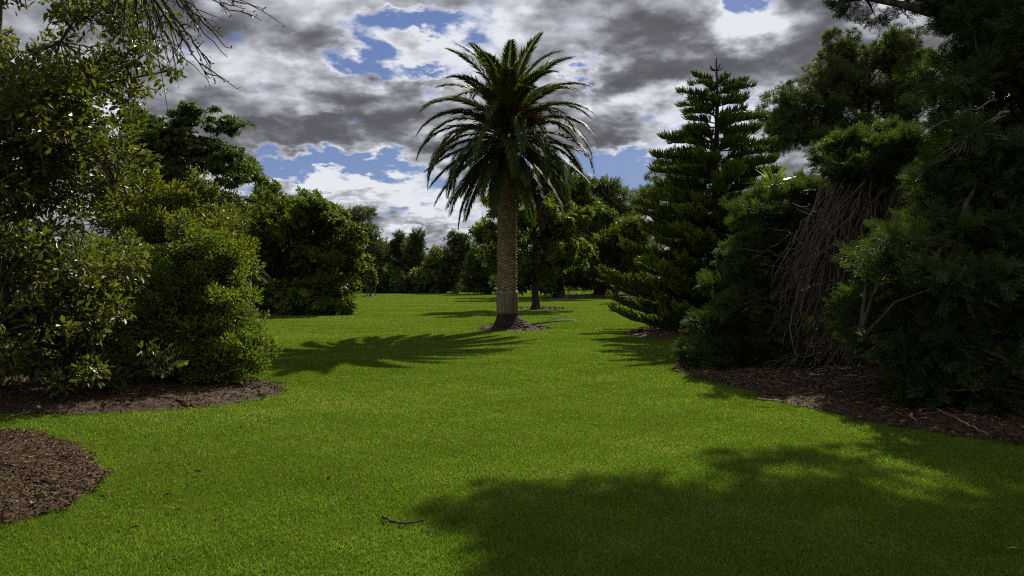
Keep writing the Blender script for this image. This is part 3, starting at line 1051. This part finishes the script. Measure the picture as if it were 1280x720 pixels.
for i, (px, py, d, rx, ry, lab) in enumerate([
        (338, 372, 40.8, 26, 20, 'low dark shrub at the left of the planting under the round lime tipped tree'),
        (378, 374, 40.6, 26, 18, 'low glossy shrub in the middle of the planting under the lime tipped tree'),
        (414, 374, 41.0, 20, 16, 'small low shrub at the right end of the left grove bed')]):
    tree('low_shrub', lab, 'shrub', base(px, d), [E(px, py, d, rx, ry), E(px + 8, py + 7, d - .2, rx * .9, ry * .7)], .07, L_SHRUB, CLUSTER, 60, 26, .38, .24,
         group='low shrubs under the left grove', shell=.3, nprim=6, first=.05, zmin=.06)


def palm_in_shade():
    reseed('palm_in_shade')
    b_ = base(294, 36.0)
    r_ = root('shaded_palm', b_, 'small palm with arching fronds in deep shade between the left shrubs and grove', 'palm tree')
    g = Geo()
    zt = np.linspace(-.05, 1.8, 12)
    g.tube(np.column_stack([0 * zt, 0 * zt, zt]), .16 + 0 * zt, 10, .5)
    g.build('trunk', M_DARKBARK, r_, smooth=True)
    for k_ in range(22):
        fg = frond_geo((0, 0, 1.8), k_ * 2.4, R(rng.uniform(-25, 60)), 1.7, R(75), 44, .35, .42)
        fg.build('frond', L_FERNY, r_)


palm_in_shade()

# ------------------------------------------------------------------ far trees across the end of the lawn
FAR = 'trees along the far end of the lawn'


def conifer_lobes(px, top, bot, half, d, n=6, pw=.75):
    out = []
    for i in range(n):
        f = i / (n - 1)
        y = top + (bot - top) * (.06 + .90 * f)
        r = half * (.22 + .78 * f ** pw)
        out.append(E(px + rng.normal(0, half * .08), y, d, r, (bot - top) / n * .72))
    return out


far_list = [
    # px, top, half width, depth, flat, material, label
    (456, 262, 30, 126, .55, L_CONIFER, 'broad dark conifer with a tufted flat top, tallest left of the palm'),
    (497, 291, 17, 130, .7, L_CONIFER, 'narrow brownish conifer, left of the close pair at the lawn end'),
    (521, 289, 25, 128, .7, L_CONIFER, 'wider brownish conifer, right of the close pair at the lawn end'),
    (610, 276, 34, 112, .3, L_FERNY, 'dark cedar with flat plates of foliage just left of the palm trunk'),
]
for px, top, hw, d, fl, mt, lab in far_list:
    lob = conifer_lobes(px, top + 4, 364, hw, d)
    if px == 456:
        lob = [E(452, 268, d, 15, 7), E(454, 290, d, 17, 16), E(458, 312, d, 25, 20), E(456, 335, d, 33, 20), E(450, 352, d, 34, 14), E(440, 300, d, 14, 20, None, .6)]
    tree('far_conifer', lab, 'conifer', base(px, d), lob, .45, mt, SPRAY_LOW, 340, 26, .80, .58, bark=M_DARKBARK, group=FAR,
         shell=.3, flat=fl, droop=.2, up=.5, nprim=10, first=.12, zmin=.4)
tree('far_round_tree', 'small rounded green tree between the far conifers and the open topped pine', 'tree', base(554, 122),
     [E(553, 330, 122, 18, 18), E(545, 345, 122, 14, 16), E(562, 345, 122, 13, 16)], .3, L_BROAD, CLUSTER, 120, 24, .9, .5, group=FAR, shell=.3, first=.15, zmin=.4)
tree('far_open_pine', 'slender open topped pine with a bare trunk left of the palm', 'conifer', base(570.5, 120),
     [E(573, 300, 120, 10, 9), E(578, 315, 120, 12, 12), E(565, 318, 120, 10, 8), E(571, 332, 120, 13, 9), E(580, 340, 120, 9, 7)],
     .42, L_CONIFER, CLUSTER, 75, 26, .9, .55, bark=M_DARKBARK, group=FAR, shell=.4, flat=.7, first=.4, zmin=.4)
for i, (px, py, rx, ry, d, lab) in enumerate([
        (480, 350, 20, 15, 124, 'far low bush at the foot of the narrow brownish conifer'),
        (508, 354, 16, 11, 122, 'far small pale bush in front of the close pair of conifers'),
        (538, 351, 22, 15, 121, 'far dark bush right of the close pair of conifers'),
        (432, 345, 22, 20, 128, 'far dark bush left of the broad dark conifer'),
        (590, 356, 16, 8, 135, 'far low bush seen beneath the flat plated cedar')]):
    tree('far_bush', lab, 'bush', base(px, d), [E(px, py, d, rx, ry), E(px - 6, py + 5, d, rx * .8, ry * .7)], .2, L_BROAD if i != 1 else L_CONIFER, CLUSTER, 70, 24, .9, .55,
         group='bushes along the far end of the lawn', shell=.3, nprim=6, first=.05, zmin=.15)

# broadleaf tree just behind the palm
tree('maple_tree', 'rounded broadleaf tree with drooping lime leaves and a clear trunk right behind the palm', 'tree', base(669.5, 48.4),
     [E(668, 290, 48.4, 56, 46, 56), E(640, 275, 48.4, 34, 34, 40), E(700, 300, 48.4, 34, 36, 40), E(665, 250, 48.4, 44, 28, 45), E(640, 315, 48.4, 30, 24, 35), E(712, 322, 48.4, 22, 20, 30), E(620, 290, 48.6, 20, 32, 25), E(668, 318, 46.6, 34, 20, 26), E(684, 334, 47.0, 22, 10, 22)],
     .25, L_MAPLE, CLUSTER, 320, 24, .38, .25, boughs=(50, .75, .6), bark=M_DARKBARK, shell=.32, flat=.7, droop=.55, up=.3, nprim=14, first=.3, zmin=1.2)

# dark group behind and right of it
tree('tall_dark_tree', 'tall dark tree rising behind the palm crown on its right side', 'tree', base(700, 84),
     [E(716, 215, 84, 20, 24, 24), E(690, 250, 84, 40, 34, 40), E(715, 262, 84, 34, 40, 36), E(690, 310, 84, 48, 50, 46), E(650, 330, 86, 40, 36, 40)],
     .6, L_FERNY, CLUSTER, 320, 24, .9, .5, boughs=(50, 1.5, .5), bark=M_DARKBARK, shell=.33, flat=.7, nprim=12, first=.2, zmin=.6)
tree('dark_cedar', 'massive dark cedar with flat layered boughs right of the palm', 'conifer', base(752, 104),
     [E(748, 234, 104, 22, 5), E(766, 244, 104, 26, 6), E(750, 258, 104, 34, 7), E(775, 268, 104, 26, 7), E(745, 282, 104, 34, 9), E(768, 298, 104, 34, 9),
      E(748, 318, 104, 42, 14), E(760, 345, 104, 44, 18), E(725, 340, 104, 34, 24), E(728, 270, 104, 20, 22), E(796, 330, 106, 24, 22)],
     .9, L_CONIFER, SPRAY_LOW, 330, 26, 1.25, .85, bark=M_DARKBARK, shell=.4, flat=.28, droop=.1, up=.9, nprim=14, first=.2, zmin=.5)
tree('pale_pine', 'paler loose pine with leaning limbs in front of the dark cedar', 'conifer', base(768, 90),
     [E(775, 300, 90, 28, 13), E(790, 285, 90, 26, 9), E(762, 322, 90, 24, 10), E(752, 306, 90, 11, 14), E(790, 330, 90, 26, 12), E(770, 345, 90, 26, 11), E(808, 300, 90, 20, 14)],
     .36, L_LIME, SPRAY_LOW, 170, 24, .95, .62, bark=M_BARK, shell=.45, flat=.4, up=.8, nprim=12, first=.3, zmin=.5)
tree('flat_top_pine', 'flat topped pine with open spreading limbs behind the Norfolk pine', 'conifer', base(862, 72),
     [E(826, 240, 72, 30, 7), E(848, 222, 72, 36, 8), E(812, 252, 72, 22, 6), E(880, 215, 72, 36, 10), E(850, 262, 72, 40, 9), E(905, 250, 72, 30, 14), E(830, 285, 72, 26, 10), E(870, 310, 72, 50, 30)],
     .42, L_CONIFER, TUFT, 230, 16, .75, .55, bark=M_DARKBARK, shell=.5, flat=.35, up=.9, nprim=16, first=.4, zmin=.5)


def distant_wood():
    reseed('distant_wood')
    g = Geo()
    n = 26000
    a = rng.uniform(-.75, .75, n)
    d = rng.uniform(165, 215, n)
    hmax = 7 + 2.6 * np.sin(a * 31) + 1.8 * np.sin(a * 83 + 1) + 1.1 * np.sin(a * 190 + 2)
    z = hmax * rng.random(n) ** .7
    pos = np.column_stack([np.sin(a) * d, np.cos(a) * d, z + .1])
    g.scatter(CLUSTER, pos, rng.normal(0, 1, (n, 3)) + (0, 0, .4), rng.normal(0, .6, (n, 3)) + (0, 0, .6), rng.uniform(.7, 1.5, n), rng.random(n) * .7)
    tag(g.build('distant_wood', L_BROAD), kind='stuff')


distant_wood()

# sapling with two stakes
sp = gnd(463, 370.8)
tree('sapling', 'young staked sapling alone on the far lawn in a small mulch ring', 'tree', sp,
     [E(463, 345, sp[1], 5, 9), E(463, 352, sp[1], 6, 6)], .13, L_BROAD, CLUSTER, 40, 18, .35, .28, bark=M_DARKBARK, shell=.4, nprim=5, first=.45, zmin=1.2)
for px in (458.6, 469.5):
    s_b = base(px, sp[1])
    g = Geo()
    g.tube(np.array([s_b + (0, 0, -.1), s_b + (0, 0, .7), s_b + (.02, 0, 1.45), s_b + (.02, 0, 1.47)]), [.05, .05, .05, .02], 6, .5)
    tag(g.build('wooden_stake', M_DEAD, None, s_b), 'wooden stake standing left of the far sapling' if px < 463 else 'wooden stake standing right of the far sapling', 'stake', 'stakes of the sapling')

# ------------------------------------------------------------------ right side
# tall pine behind
tree('tall_pine', 'tall domed pine with tufted clumps and bare forks against the sky at upper right', 'conifer', base(1075, 40),
     [E(1090, 80, 40, 62, 32, 50), E(1040, 95, 40, 46, 34, 45), E(1000, 135, 40, 38, 28, 40), E(1010, 170, 40, 52, 24, 45), E(1125, 110, 40, 40, 34, 40), E(1060, 145, 40, 40, 20, 40, .6),
      E(1085, 62, 40, 46, 18, 40), E(1150, 140, 41, 40, 40, 40), E(1090, 230, 41, 110, 40, 60, .8), E(1180, 220, 41, 90, 60, 60, .7)],
     .34, L_CONIFER, TUFT, 760, 20, .40, .27, boughs=(125, .9, .55), bark=M_DARKBARK, shell=.32, flat=.6, up=.9, droop=0, nprim=22, first=.5, zmin=3)
# dark conifers filling the ground behind the tangle
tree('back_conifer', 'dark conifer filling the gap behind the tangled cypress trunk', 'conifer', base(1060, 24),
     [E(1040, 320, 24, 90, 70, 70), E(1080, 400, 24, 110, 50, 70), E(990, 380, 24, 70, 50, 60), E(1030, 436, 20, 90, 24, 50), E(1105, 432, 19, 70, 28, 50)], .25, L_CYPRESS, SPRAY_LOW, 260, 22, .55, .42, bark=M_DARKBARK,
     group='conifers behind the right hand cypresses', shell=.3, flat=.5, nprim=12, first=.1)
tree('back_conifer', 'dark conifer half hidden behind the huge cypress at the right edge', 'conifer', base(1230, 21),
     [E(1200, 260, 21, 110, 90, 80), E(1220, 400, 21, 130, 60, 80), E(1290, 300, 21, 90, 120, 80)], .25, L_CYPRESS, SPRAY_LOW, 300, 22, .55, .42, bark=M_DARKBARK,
     group='conifers behind the right hand cypresses', shell=.3, flat=.5, nprim=12, first=.1)


def cabbage_tree():
    reseed('cabbage_tree')
    b_ = base(966, 20.5)
    r_ = root('cabbage_tree', b_, 'spiky yellow green sword leaved plant poking up beside the Norfolk pine', 'plant')
    zc = at(966, 232, 20.5)[2]
    g = Geo()
    zt = np.linspace(-.05, zc, 10)
    g.tube(np.column_stack([.04 * np.sin(zt), 0 * zt, zt]), .07 + 0 * zt, 8, .5)
    g.build('stem', M_DARKBARK, r_, smooth=True)
    lf = Geo()
    n = 48
    a = rng.uniform(0, 2 * np.pi, n)
    e = np.arcsin(rng.uniform(-.35, 1, n))
    dr = np.column_stack([np.cos(a) * np.cos(e), np.sin(a) * np.cos(e), np.sin(e)])
    lf.scatter((np.array([[0, 0, 0], [-.065, .4, .02], [0, 1, -.12], [.065, .4, .02]]), np.array([[0, 3, 2, 1]])), np.tile([0, 0, zc], (n, 1)) + dr * .05, dr, np.tile([0, 0, 1.0], (n, 1)) + rng.normal(0, .3, (n, 3)), rng.uniform(.5, .85, n), rng.random(n))
    lf.build('leaf_rosette', L_SWORD, r_)


cabbage_tree()


def tangled_cypress():
    """old cypress with a broken head, boughs sweeping to the ground and a curtain of bare stems"""
    reseed('tangled_cypress')
    b_ = np.array([7.1, 15.6, 0.0])
    head = at(1120, 205, 14.5)
    tp = np.array([b_ + (0, 0, -.1), b_ + (.05, 0, 1.2), b_ + (.1, -.1, 2.6), head, head + (.8, .3, .55), head + (1.8, .6, .7)])
    r_ = tree('tangled_cypress', 'old leaning cypress with a curtain of bare hanging stems above the right bed', 'conifer', b_,
              [E(1012, 218, 15.8, 40, 18, 40), E(985, 250, 15.9, 46, 34, 45), E(958, 285, 16, 30, 44, 40), E(1050, 190, 15.6, 26, 8, 30), E(1085, 176, 15.6, 40, 7, 30), E(1150, 205, 15.0, 56, 18, 45), E(1078, 204, 14.5, 40, 10, 24), E(1120, 186, 14.5, 36, 9, 24),
               E(1010, 262, 16.6, 36, 26, 36), E(938, 350, 15.6, 40, 28, 40), E(955, 325, 15.8, 34, 26, 40), E(922, 405, 15.4, 36, 38, 40), E(945, 420, 15.3, 42, 32, 45), E(893, 446, 15.2, 22, 15, 26), E(1130, 250, 16.2, 60, 50, 40),
               E(1060, 350, 17.6, 60, 80, 40), E(1100, 430, 17.4, 70, 40, 40), E(1120, 330, 17.6, 50, 80, 40), E(985, 446, 15.7, 46, 14, 40), E(1045, 440, 16.6, 60, 20, 40), E(915, 448, 15.4, 36, 14, 40)],
              .36, L_CYPRESS, SPRAY, 640, 36, .25, .22, bark=M_DARKBARK, shell=.45, flat=.4, droop=.1, up=.9, nprim=20, first=.3, trunk_pts=tp, zmin=.03, limb_r=.3, boughs=(110, .48, .34))
    g = Geo()
    # two heavy limbs of the broken head
    for p0, p1, p2, r0 in ((head + (-.1, 0, .1), at(1060, 240, 15.0), at(1035, 330, 14.8), .13), (head, at(1085, 235, 15.2), at(1070, 380, 15.0), .15), (head, at(1110, 260, 15.3), at(1112, 450, 15.5), .17),
                           (head + (0, 0, .1), at(1085, 190, 15.0), at(1160, 172, 14.6), .05)):
        g.tube(wiggle(bezier(p0, p1, p2, 14), .03), r0 * np.linspace(1, .45, 14), 8, .1)
    g.build('broken_limb', M_BARK, r_, b_, smooth=True)
    g = Geo()
    for q in range(380):
        u = rng.random()
        ptop = at(1045 + 65 * u + rng.normal(0, 10), 215 + rng.uniform(0, 70), 15.0 + rng.normal(0, .35))
        pbx = 952 + 150 * (u * .8 + .2 * rng.random())
        pbot = at(pbx + rng.normal(0, 10), rng.uniform(330, 462), 14.7 + rng.normal(0, .45))
        pbot[2] = max(pbot[2], .03)
        mid = (ptop + pbot) / 2 + np.array([rng.normal(.0, .36) - .12, rng.normal(-.15, .28), rng.normal(.05, .3)])
        P = wiggle(bezier(ptop, mid, pbot, 12), .04)
        g.tube(P, rng.uniform(.005, .017) * np.linspace(1, .3, 12) * (1.8 if q % 8 == 0 else 1), 5, (.6 if u < .15 else .22) * rng.random() ** 2.2)  # leftmost stems tinted paler: sun rim painted into their colour
    for q in range(90):                       # tangle running across the curtain
        p0 = at(rng.uniform(990, 1110), rng.uniform(250, 440), 14.7 + rng.normal(0, .3))
        p2 = p0 + np.array([rng.normal(0, .55), rng.normal(0, .25), rng.normal(-.25, .35)])
        p2[2] = max(p2[2], .05)
        P = wiggle(bezier(p0, (p0 + p2) / 2 + rng.normal(0, .2, 3), p2, 10), .045)
        P[:, 2] = np.maximum(P[:, 2], .03)
        g.tube(P, rng.uniform(.004, .013) * np.linspace(1, .3, 10), 4, .35 * rng.random())
    for q in range(70):                       # low stems sweeping sideways to the ground
        p0 = at(rng.uniform(1040, 1110), rng.uniform(300, 420), 15.2)
        p2 = at(rng.uniform(940, 1080), 455, 14.6 + rng.normal(0, .4))
        p2[2] = rng.uniform(.03, .25)
        P = wiggle(bezier(p0, np.array([(p0[0] + p2[0]) / 2, p0[1], p2[2] + .12]), p2, 12), .025)
        g.tube(P, rng.uniform(.008, .022) * np.linspace(1, .35, 12), 5, rng.random() ** 2 * .8)
    tag(g.build('hanging_stem', M_DEAD, r_, b_, smooth=True), kind='stuff')
    g = Geo()
    P = wiggle(bezier(at(965, 425, 14.9), at(925, 437, 14.5), gnd(882, 443) + (0, -0.6, .30), 12), .02)
    g.tube(P, np.linspace(.05, .022, 12), 7, .75)
    g.build('low_dead_limb', M_DEAD, r_, b_, smooth=True)


tangled_cypress()


def huge_cypress():
    reseed('huge_cypress')
    b_ = np.array([8.3, 11.9, 0.0])
    lob = [E(1204, 455, 10.2, 72, 55, 66), E(1168, 400, 10.8, 60, 50, 60), E(1160, 395, 11.2, 46, 26, 45), E(1240, 340, 10.4, 110, 80, 80), E(1204, 330, 11.4, 52, 40, 56), E(1206, 265, 11.6, 44, 34, 50),
           E(1240, 220, 11.2, 90, 70, 80), E(1262, 100, 11.6, 66, 90, 80), E(1250, 20, 12, 56, 60, 80), E(1320, 200, 11.2, 120, 200, 110), E(1310, 430, 10.2, 110, 80, 90),
           E(1250, 490, 9.6, 70, 30, 55), E(1150, 470, 10.9, 34, 28, 38), E(1160, 505, 10.4, 26, 16, 30, .7), E(1300, 500, 9.5, 70, 32, 60), E(1350, -120, 12, 200, 120, 150)]
    # boughs above the picture whose shade falls across the near lawn (given as points they shade, and a height)
    boughs = []
    for px, py, h, r_ in ((596, 630, 8.6, .28), (640, 632, 8.6, .34), (665, 716, 9.5, .4), (700, 640, 8.6, .55), (740, 616, 8.8, .45), (770, 655, 8.8, .7), (815, 645, 9.0, .7), (880, 672, 9.2, .7), (735, 668, 9.2, .45), (770, 705, 9.4, .4), (800, 700, 9.4, .9),
                          (900, 700, 9.6, .9), (1000, 660, 9.6, .8), (1000, 705, 10, .9), (1090, 650, 10, .9), (1100, 705, 10.4, 1.), (1180, 662, 10, .9), (1210, 700, 10.5, 1.), (1260, 610, 9.5, .9),
                          (970, 585, 8.8, .45), (1030, 583, 8.8, .4), (930, 668, 9.3, .7), (1270, 660, 10.2, 1.), (1230, 575, 9, .6), (840, 720, 9.6, .9)):
        s_ = gnd(px, py)
        c = s_ + np.array([.432 * h, 1.255 * h, h])
        boughs.append((*c, r_, r_, .30, .8))
    lob2 = lob + boughs + [E(1090, -8, 13.4, 58, 22, 30, 1.2), E(1060, 2, 13.4, 22, 12, 20, .8), E(1140, 8, 13.6, 20, 14, 20, .8), E(1180, 40, 13.5, 26, 60, 30, .4), E(1160, 90, 13.6, 24, 40, 26, .5), E(1190, 140, 13.0, 40, 30, 34, .7)]
    tp = np.array([b_ + (0, 0, -.1), b_ + (0, 0, 1.5), b_ + (.1, .2, 5), b_ + (-.3, .6, 8.5), b_ + (-.9, 1.6, 11.5)])
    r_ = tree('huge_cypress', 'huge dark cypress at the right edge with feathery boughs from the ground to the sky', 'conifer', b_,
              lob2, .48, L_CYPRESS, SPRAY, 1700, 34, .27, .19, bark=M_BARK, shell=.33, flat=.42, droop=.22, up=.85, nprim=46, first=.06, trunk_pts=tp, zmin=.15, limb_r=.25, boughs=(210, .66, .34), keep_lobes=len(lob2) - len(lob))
    # pale dead twigs among the boughs
    for p0, p1, p2, r0 in ((at(1245, 125, 10.8), at(1190, 145, 10.5), at(1150, 168, 10.4), .022), (at(1260, 140, 10.6), at(1215, 152, 10.4), at(1195, 195, 10.3), .035), (at(1255, 145, 10.5), at(1225, 158, 10.3), at(1180, 190, 10.2), .016),
                           (at(1272, 335, 9.6), at(1262, 355, 9.5), at(1258, 385, 9.5), .016), (at(1225, 160, 10.5), at(1208, 165, 10.3), at(1205, 190, 10.2), .02), (at(1200, 92, 12.6), at(1175, 100, 12.6), at(1162, 120, 12.6), .05)):
        g = Geo()
        P = wiggle(bezier(p0, p1, p2, 10), .02)
        r0 *= .62
        g.tube(P, r0 * np.linspace(1, .3, 10), 6, .5)
        for q in range(5):
            i = rng.integers(3, 9)
            e = P[i] + rng.normal(0, .16, 3) + (-.1, 0, -.08)
            g.tube(bezier(P[i], (P[i] + e) / 2 + (0, 0, .03), e, 5), r0 * np.linspace(.45, .15, 5), 4, .5)
        g.build('dead_branch', M_DEAD, r_, b_, smooth=True)


huge_cypress()


# ------------------------------------------------------------------ bare branches hanging in at the top left
def overhang():
    reseed('overhang')
    b_ = np.array([-8.2, 6.2, 0.0])
    r_ = root('bare_tree', b_, 'mostly bare tree whose thin drooping twigs hang in at the top left corner', 'tree')
    g = Geo()
    P = wiggle(bezier(b_ + (0, 0, -.1), b_ + (.2, .1, 3), b_ + (.4, .2, 6.4), 14), .03)
    g.tube(P, np.linspace(.24, .1, 14), 10, .5)
    A = at(175, -60, 8.0)
    L1 = wiggle(bezier(P[9], (P[9] + A) / 2 + (0, 0, .9), A, 14), .03)
    g.tube(L1, np.linspace(.10, .04, 14), 8, .5)
    g.build('trunk', M_BARK, r_, b_, smooth=True)
    g = Geo()
    lf = Geo()
    tips = []
    ends = [(330, 12, 190, -30), (318, 22, 200, -20), (285, 72, 215, 0), (262, 98, 215, 30), (240, 60, 190, 10), (283, 60, 230, 0), (215, 88, 195, 20), (250, 30, 200, -30), (200, 62, 175, 10), (228, 82, 200, 30), (275, 40, 220, -10),
            (155, 60, 150, 0), (180, 70, 165, 10), (300, 5, 230, -30), (190, 30, 170, -10), (265, 80, 225, 40), (140, 30, 150, -20), (120, 20, 130, -20)]
    for ex, ey, mx, my in ends:
        d = 8.0 + rng.normal(0, .35)
        P = wiggle(bezier(A + rng.normal(0, .05, 3), at(mx, my, 8.0), at(ex, ey, d), 16), .010)
        r0 = rng.uniform(.011, .021)
        g.tube(P, r0 * np.linspace(1, .22, 16), 5, .4)
        for q in range(9):
            i = rng.integers(5, 15)
            t = unit(P[i] - P[i - 2])
            e = P[i] + (t * .8 + rng.normal(0, .5, 3) + (0, 0, -.3)) * rng.uniform(.1, .3)
            Q = wiggle(bezier(P[i], (P[i] + e) / 2 + (0, 0, .02), e, 6), .006)
            g.tube(Q, r0 * np.linspace(.4, .15, 6), 4, .4)
            tips.append(Q[-1])
            tips.append(Q[3])
        tips.append(P[-1])
    g.build('branch', M_DARKBARK, r_, b_, smooth=True)
    T = np.array(tips)
    m = rng.random(len(T)) < .8
    T = T[m]
    T = np.concatenate([T, T + rng.normal(0, .02, T.shape)])
    n = len(T)
    lf.scatter(LEAF6, T, rng.normal(0, 1, (n, 3)) + (0, 0, -.3), rng.normal(0, 1, (n, 3)) + (0, 0, .5), rng.uniform(.025, .05, n), rng.random(n) * .6)
    lf.build('crown', L_GLOSSY, r_, b_)


overhang()


# ------------------------------------------------------------------ litter on the lawn and beds
def stick(pts, r, label, group=None, tint=.4, name='fallen_stick', mat=None, fork=0):
    P = np.asarray(pts, float)
    g = Geo()
    s = np.linspace(0, 1, len(P))
    t = np.linspace(0, 1, 12)
    Q = wiggle(np.stack([np.interp(t, s, P[:, i]) for i in range(3)], 1), r * .5)
    g.tube(Q, r * np.concatenate([[1.35], np.linspace(1.1, .75, 10), [.9]]), 7, tint)
    for k_ in range(fork):
        i = 3 + k_ * 4
        e = Q[i] + np.array([rng.normal(0, .08), rng.normal(0, .08), .02])
        g.tube(bezier(Q[i], (Q[i] + e) / 2, e, 4), r * .5, 5, tint)
    c = P.mean(0) * (1, 1, 0)
    return tag(g.build(name, mat or M_DEAD, None, c, smooth=True), label, 'stick', group)


stick([gnd(478, 652) + (0, 0, .03), gnd(490, 657) + (0, 0, .022), gnd(508, 660) + (0, 0, .025), gnd(530, 657) + (0, 0, .035)], .009,
      'dark curved fallen stick lying on the sunny lawn in the foreground', None, 0, mat=M_DARKBARK, fork=0)
for (x0, y0, x1, y1, r, lab) in ((948, 508, 976, 509, .013, 'short pale stick at the grassy edge of the right bed'),
                                 (1172, 521, 1200, 533, .010, 'pale stick slanting out from beneath the huge cypress'),
                                 (1200, 535, 1236, 552, .010, 'longest pale stick on the front edge of the right bed'),
                                 (1140, 527, 1147, 536, .011, 'tiny pale stick pointing at the lawn on the right bed')):
    stick([gnd(x0, y0) + (0, 0, .09), (gnd(x0, y0) + gnd(x1, y1)) / 2 + (0, .05, .085), gnd(x1, y1) + (0, 0, .075)], r, lab, 'pale sticks on the right bed', .95)

# loose dead twigs and straw over the right bed
reseed('litter')
g = Geo()
n_tw = 900
O = BEDS[2]
c_ = O.mean(0)
Pt = rng.uniform(O.min(0), O.max(0), (n_tw * 2, 2))
Pt = Pt[inside(Pt, c_ + (O - c_) * .97)][:n_tw]
for p in Pt:
    a = rng.uniform(0, 2 * np.pi)
    L = rng.uniform(.08, .38)
    v = np.array([math.cos(a), math.sin(a), rng.normal(0, .12)]) * L
    p0 = np.array([p[0], p[1], .085 + rng.uniform(0, .02)])
    g.tube(np.array([p0 - v / 2, p0 + rng.normal(0, .012, 3), p0 + v / 2]), rng.uniform(.002, .006), 4, rng.random())
tag(g.build('twig_litter', M_DEAD), kind='stuff')


def leaf_mesh(tint):
    me_o = Geo()
    V = np.array([[0, 0, 0], [-.16, .3, .10], [-.2, .62, .16], [0, 1, .05], [.2, .62, .12], [.16, .3, .14], [0, .3, .02], [0, .62, .03]])
    F = np.array([[0, 6, 2 - 1, 0 + 0], [6, 7, 2, 1], [7, 3, 2, 2], [0, 5, 6, 6], [5, 4, 7, 6], [4, 3, 7, 7]])
    return V, F


LEAFV = np.array([[0, 0, 0], [-.16, .3, .10], [-.2, .62, .16], [0, 1, .05], [.2, .62, .12], [.16, .3, .14], [0, .3, .02], [0, .62, .03], [0, -.25, .03], [.015, -.25, .03], [.015, 0, 0]])
LEAFF = [(0, 6, 1), (1, 6, 7, 2), (2, 7, 3), (0, 5, 6), (6, 5, 4, 7), (7, 4, 3), (8, 9, 10, 0)]


def fallen_leaf(px, py, size, tint, label):
    me = bpy.data.meshes.new('fallen_leaf')
    me.from_pydata([tuple(v * size) for v in LEAFV], [], LEAFF)
    a_ = me.attributes.new('tint', 'FLOAT', 'FACE')
    a_.data.foreach_set('value', np.full(len(LEAFF), tint, np.float32))
    me.materials.append(L_FALLEN)
    o = bpy.data.objects.new('fallen_leaf', me)
    COL.objects.link(o)
    p = gnd(px, py)
    o.location = (p[0], p[1], .034)
    o.rotation_euler = (rng.normal(0, .3), rng.normal(0, .3), rng.uniform(0, 6.28))
    return tag(o, label, 'leaf', 'fallen leaves on the lawn')


B_ = 'small brown fallen leaf lying curled on the sunny grass'
for px, py, s, t in ((239, 535, .085, .1), (252, 596, .085, .1), (213, 623, .06, .25), (225, 643, .06, .3), (275, 647, .07, .2), (175, 665, .08, .15), (136, 623, .075, .2), (132, 628, .06, .05), (481, 600, .06, .3),
                     (440, 624, .075, .2), (408, 607, .05, .2), (516, 578, .06, .1), (223, 707, .05, .3), (450, 641, .04, .3), (300, 540, .05, .3), (282, 563, .05, .2)):
    fallen_leaf(px, py, s, t, B_)
fallen_leaf(419, 637, .06, 1.0, 'pale bleached fallen leaf on the lawn left of the curved stick')
fallen_leaf(664, 591, .065, 1.0, 'pale bleached fallen leaf near the tip of the big foreground shadow')
fallen_leaf(567, 567, .06, .75, 'yellow fallen leaf on the sunny lawn in the middle of the photo')
fallen_leaf(552, 612, .06, .6, 'orange fallen leaf on sunny grass just left of the big foreground shadow')
fallen_leaf(709, 565, .06, .55, 'orange fallen leaf on the sunny lawn right of the yellow leaf')
fallen_leaf(711, 617, .055, .6, 'orange fallen leaf at the sunlit notch in the foreground shadow')
fallen_leaf(1005, 617, .085, .5, 'orange brown fallen leaf in the shade below the right bed')
fallen_leaf(1181, 598, .08, .2, 'dark brown fallen leaf at the right edge of the sunlit patch')
fallen_leaf(1275, 693, .07, .9, 'pale tan fallen leaf in the shade at the right edge of the lawn')
fallen_leaf(1253, 693, .06, .7, 'orange yellow fallen leaf in the shade beside the pale tan leaf')
fallen_leaf(1146, 717, .05, .75, 'yellow fallen leaf in the shade at the bottom edge of the lawn')
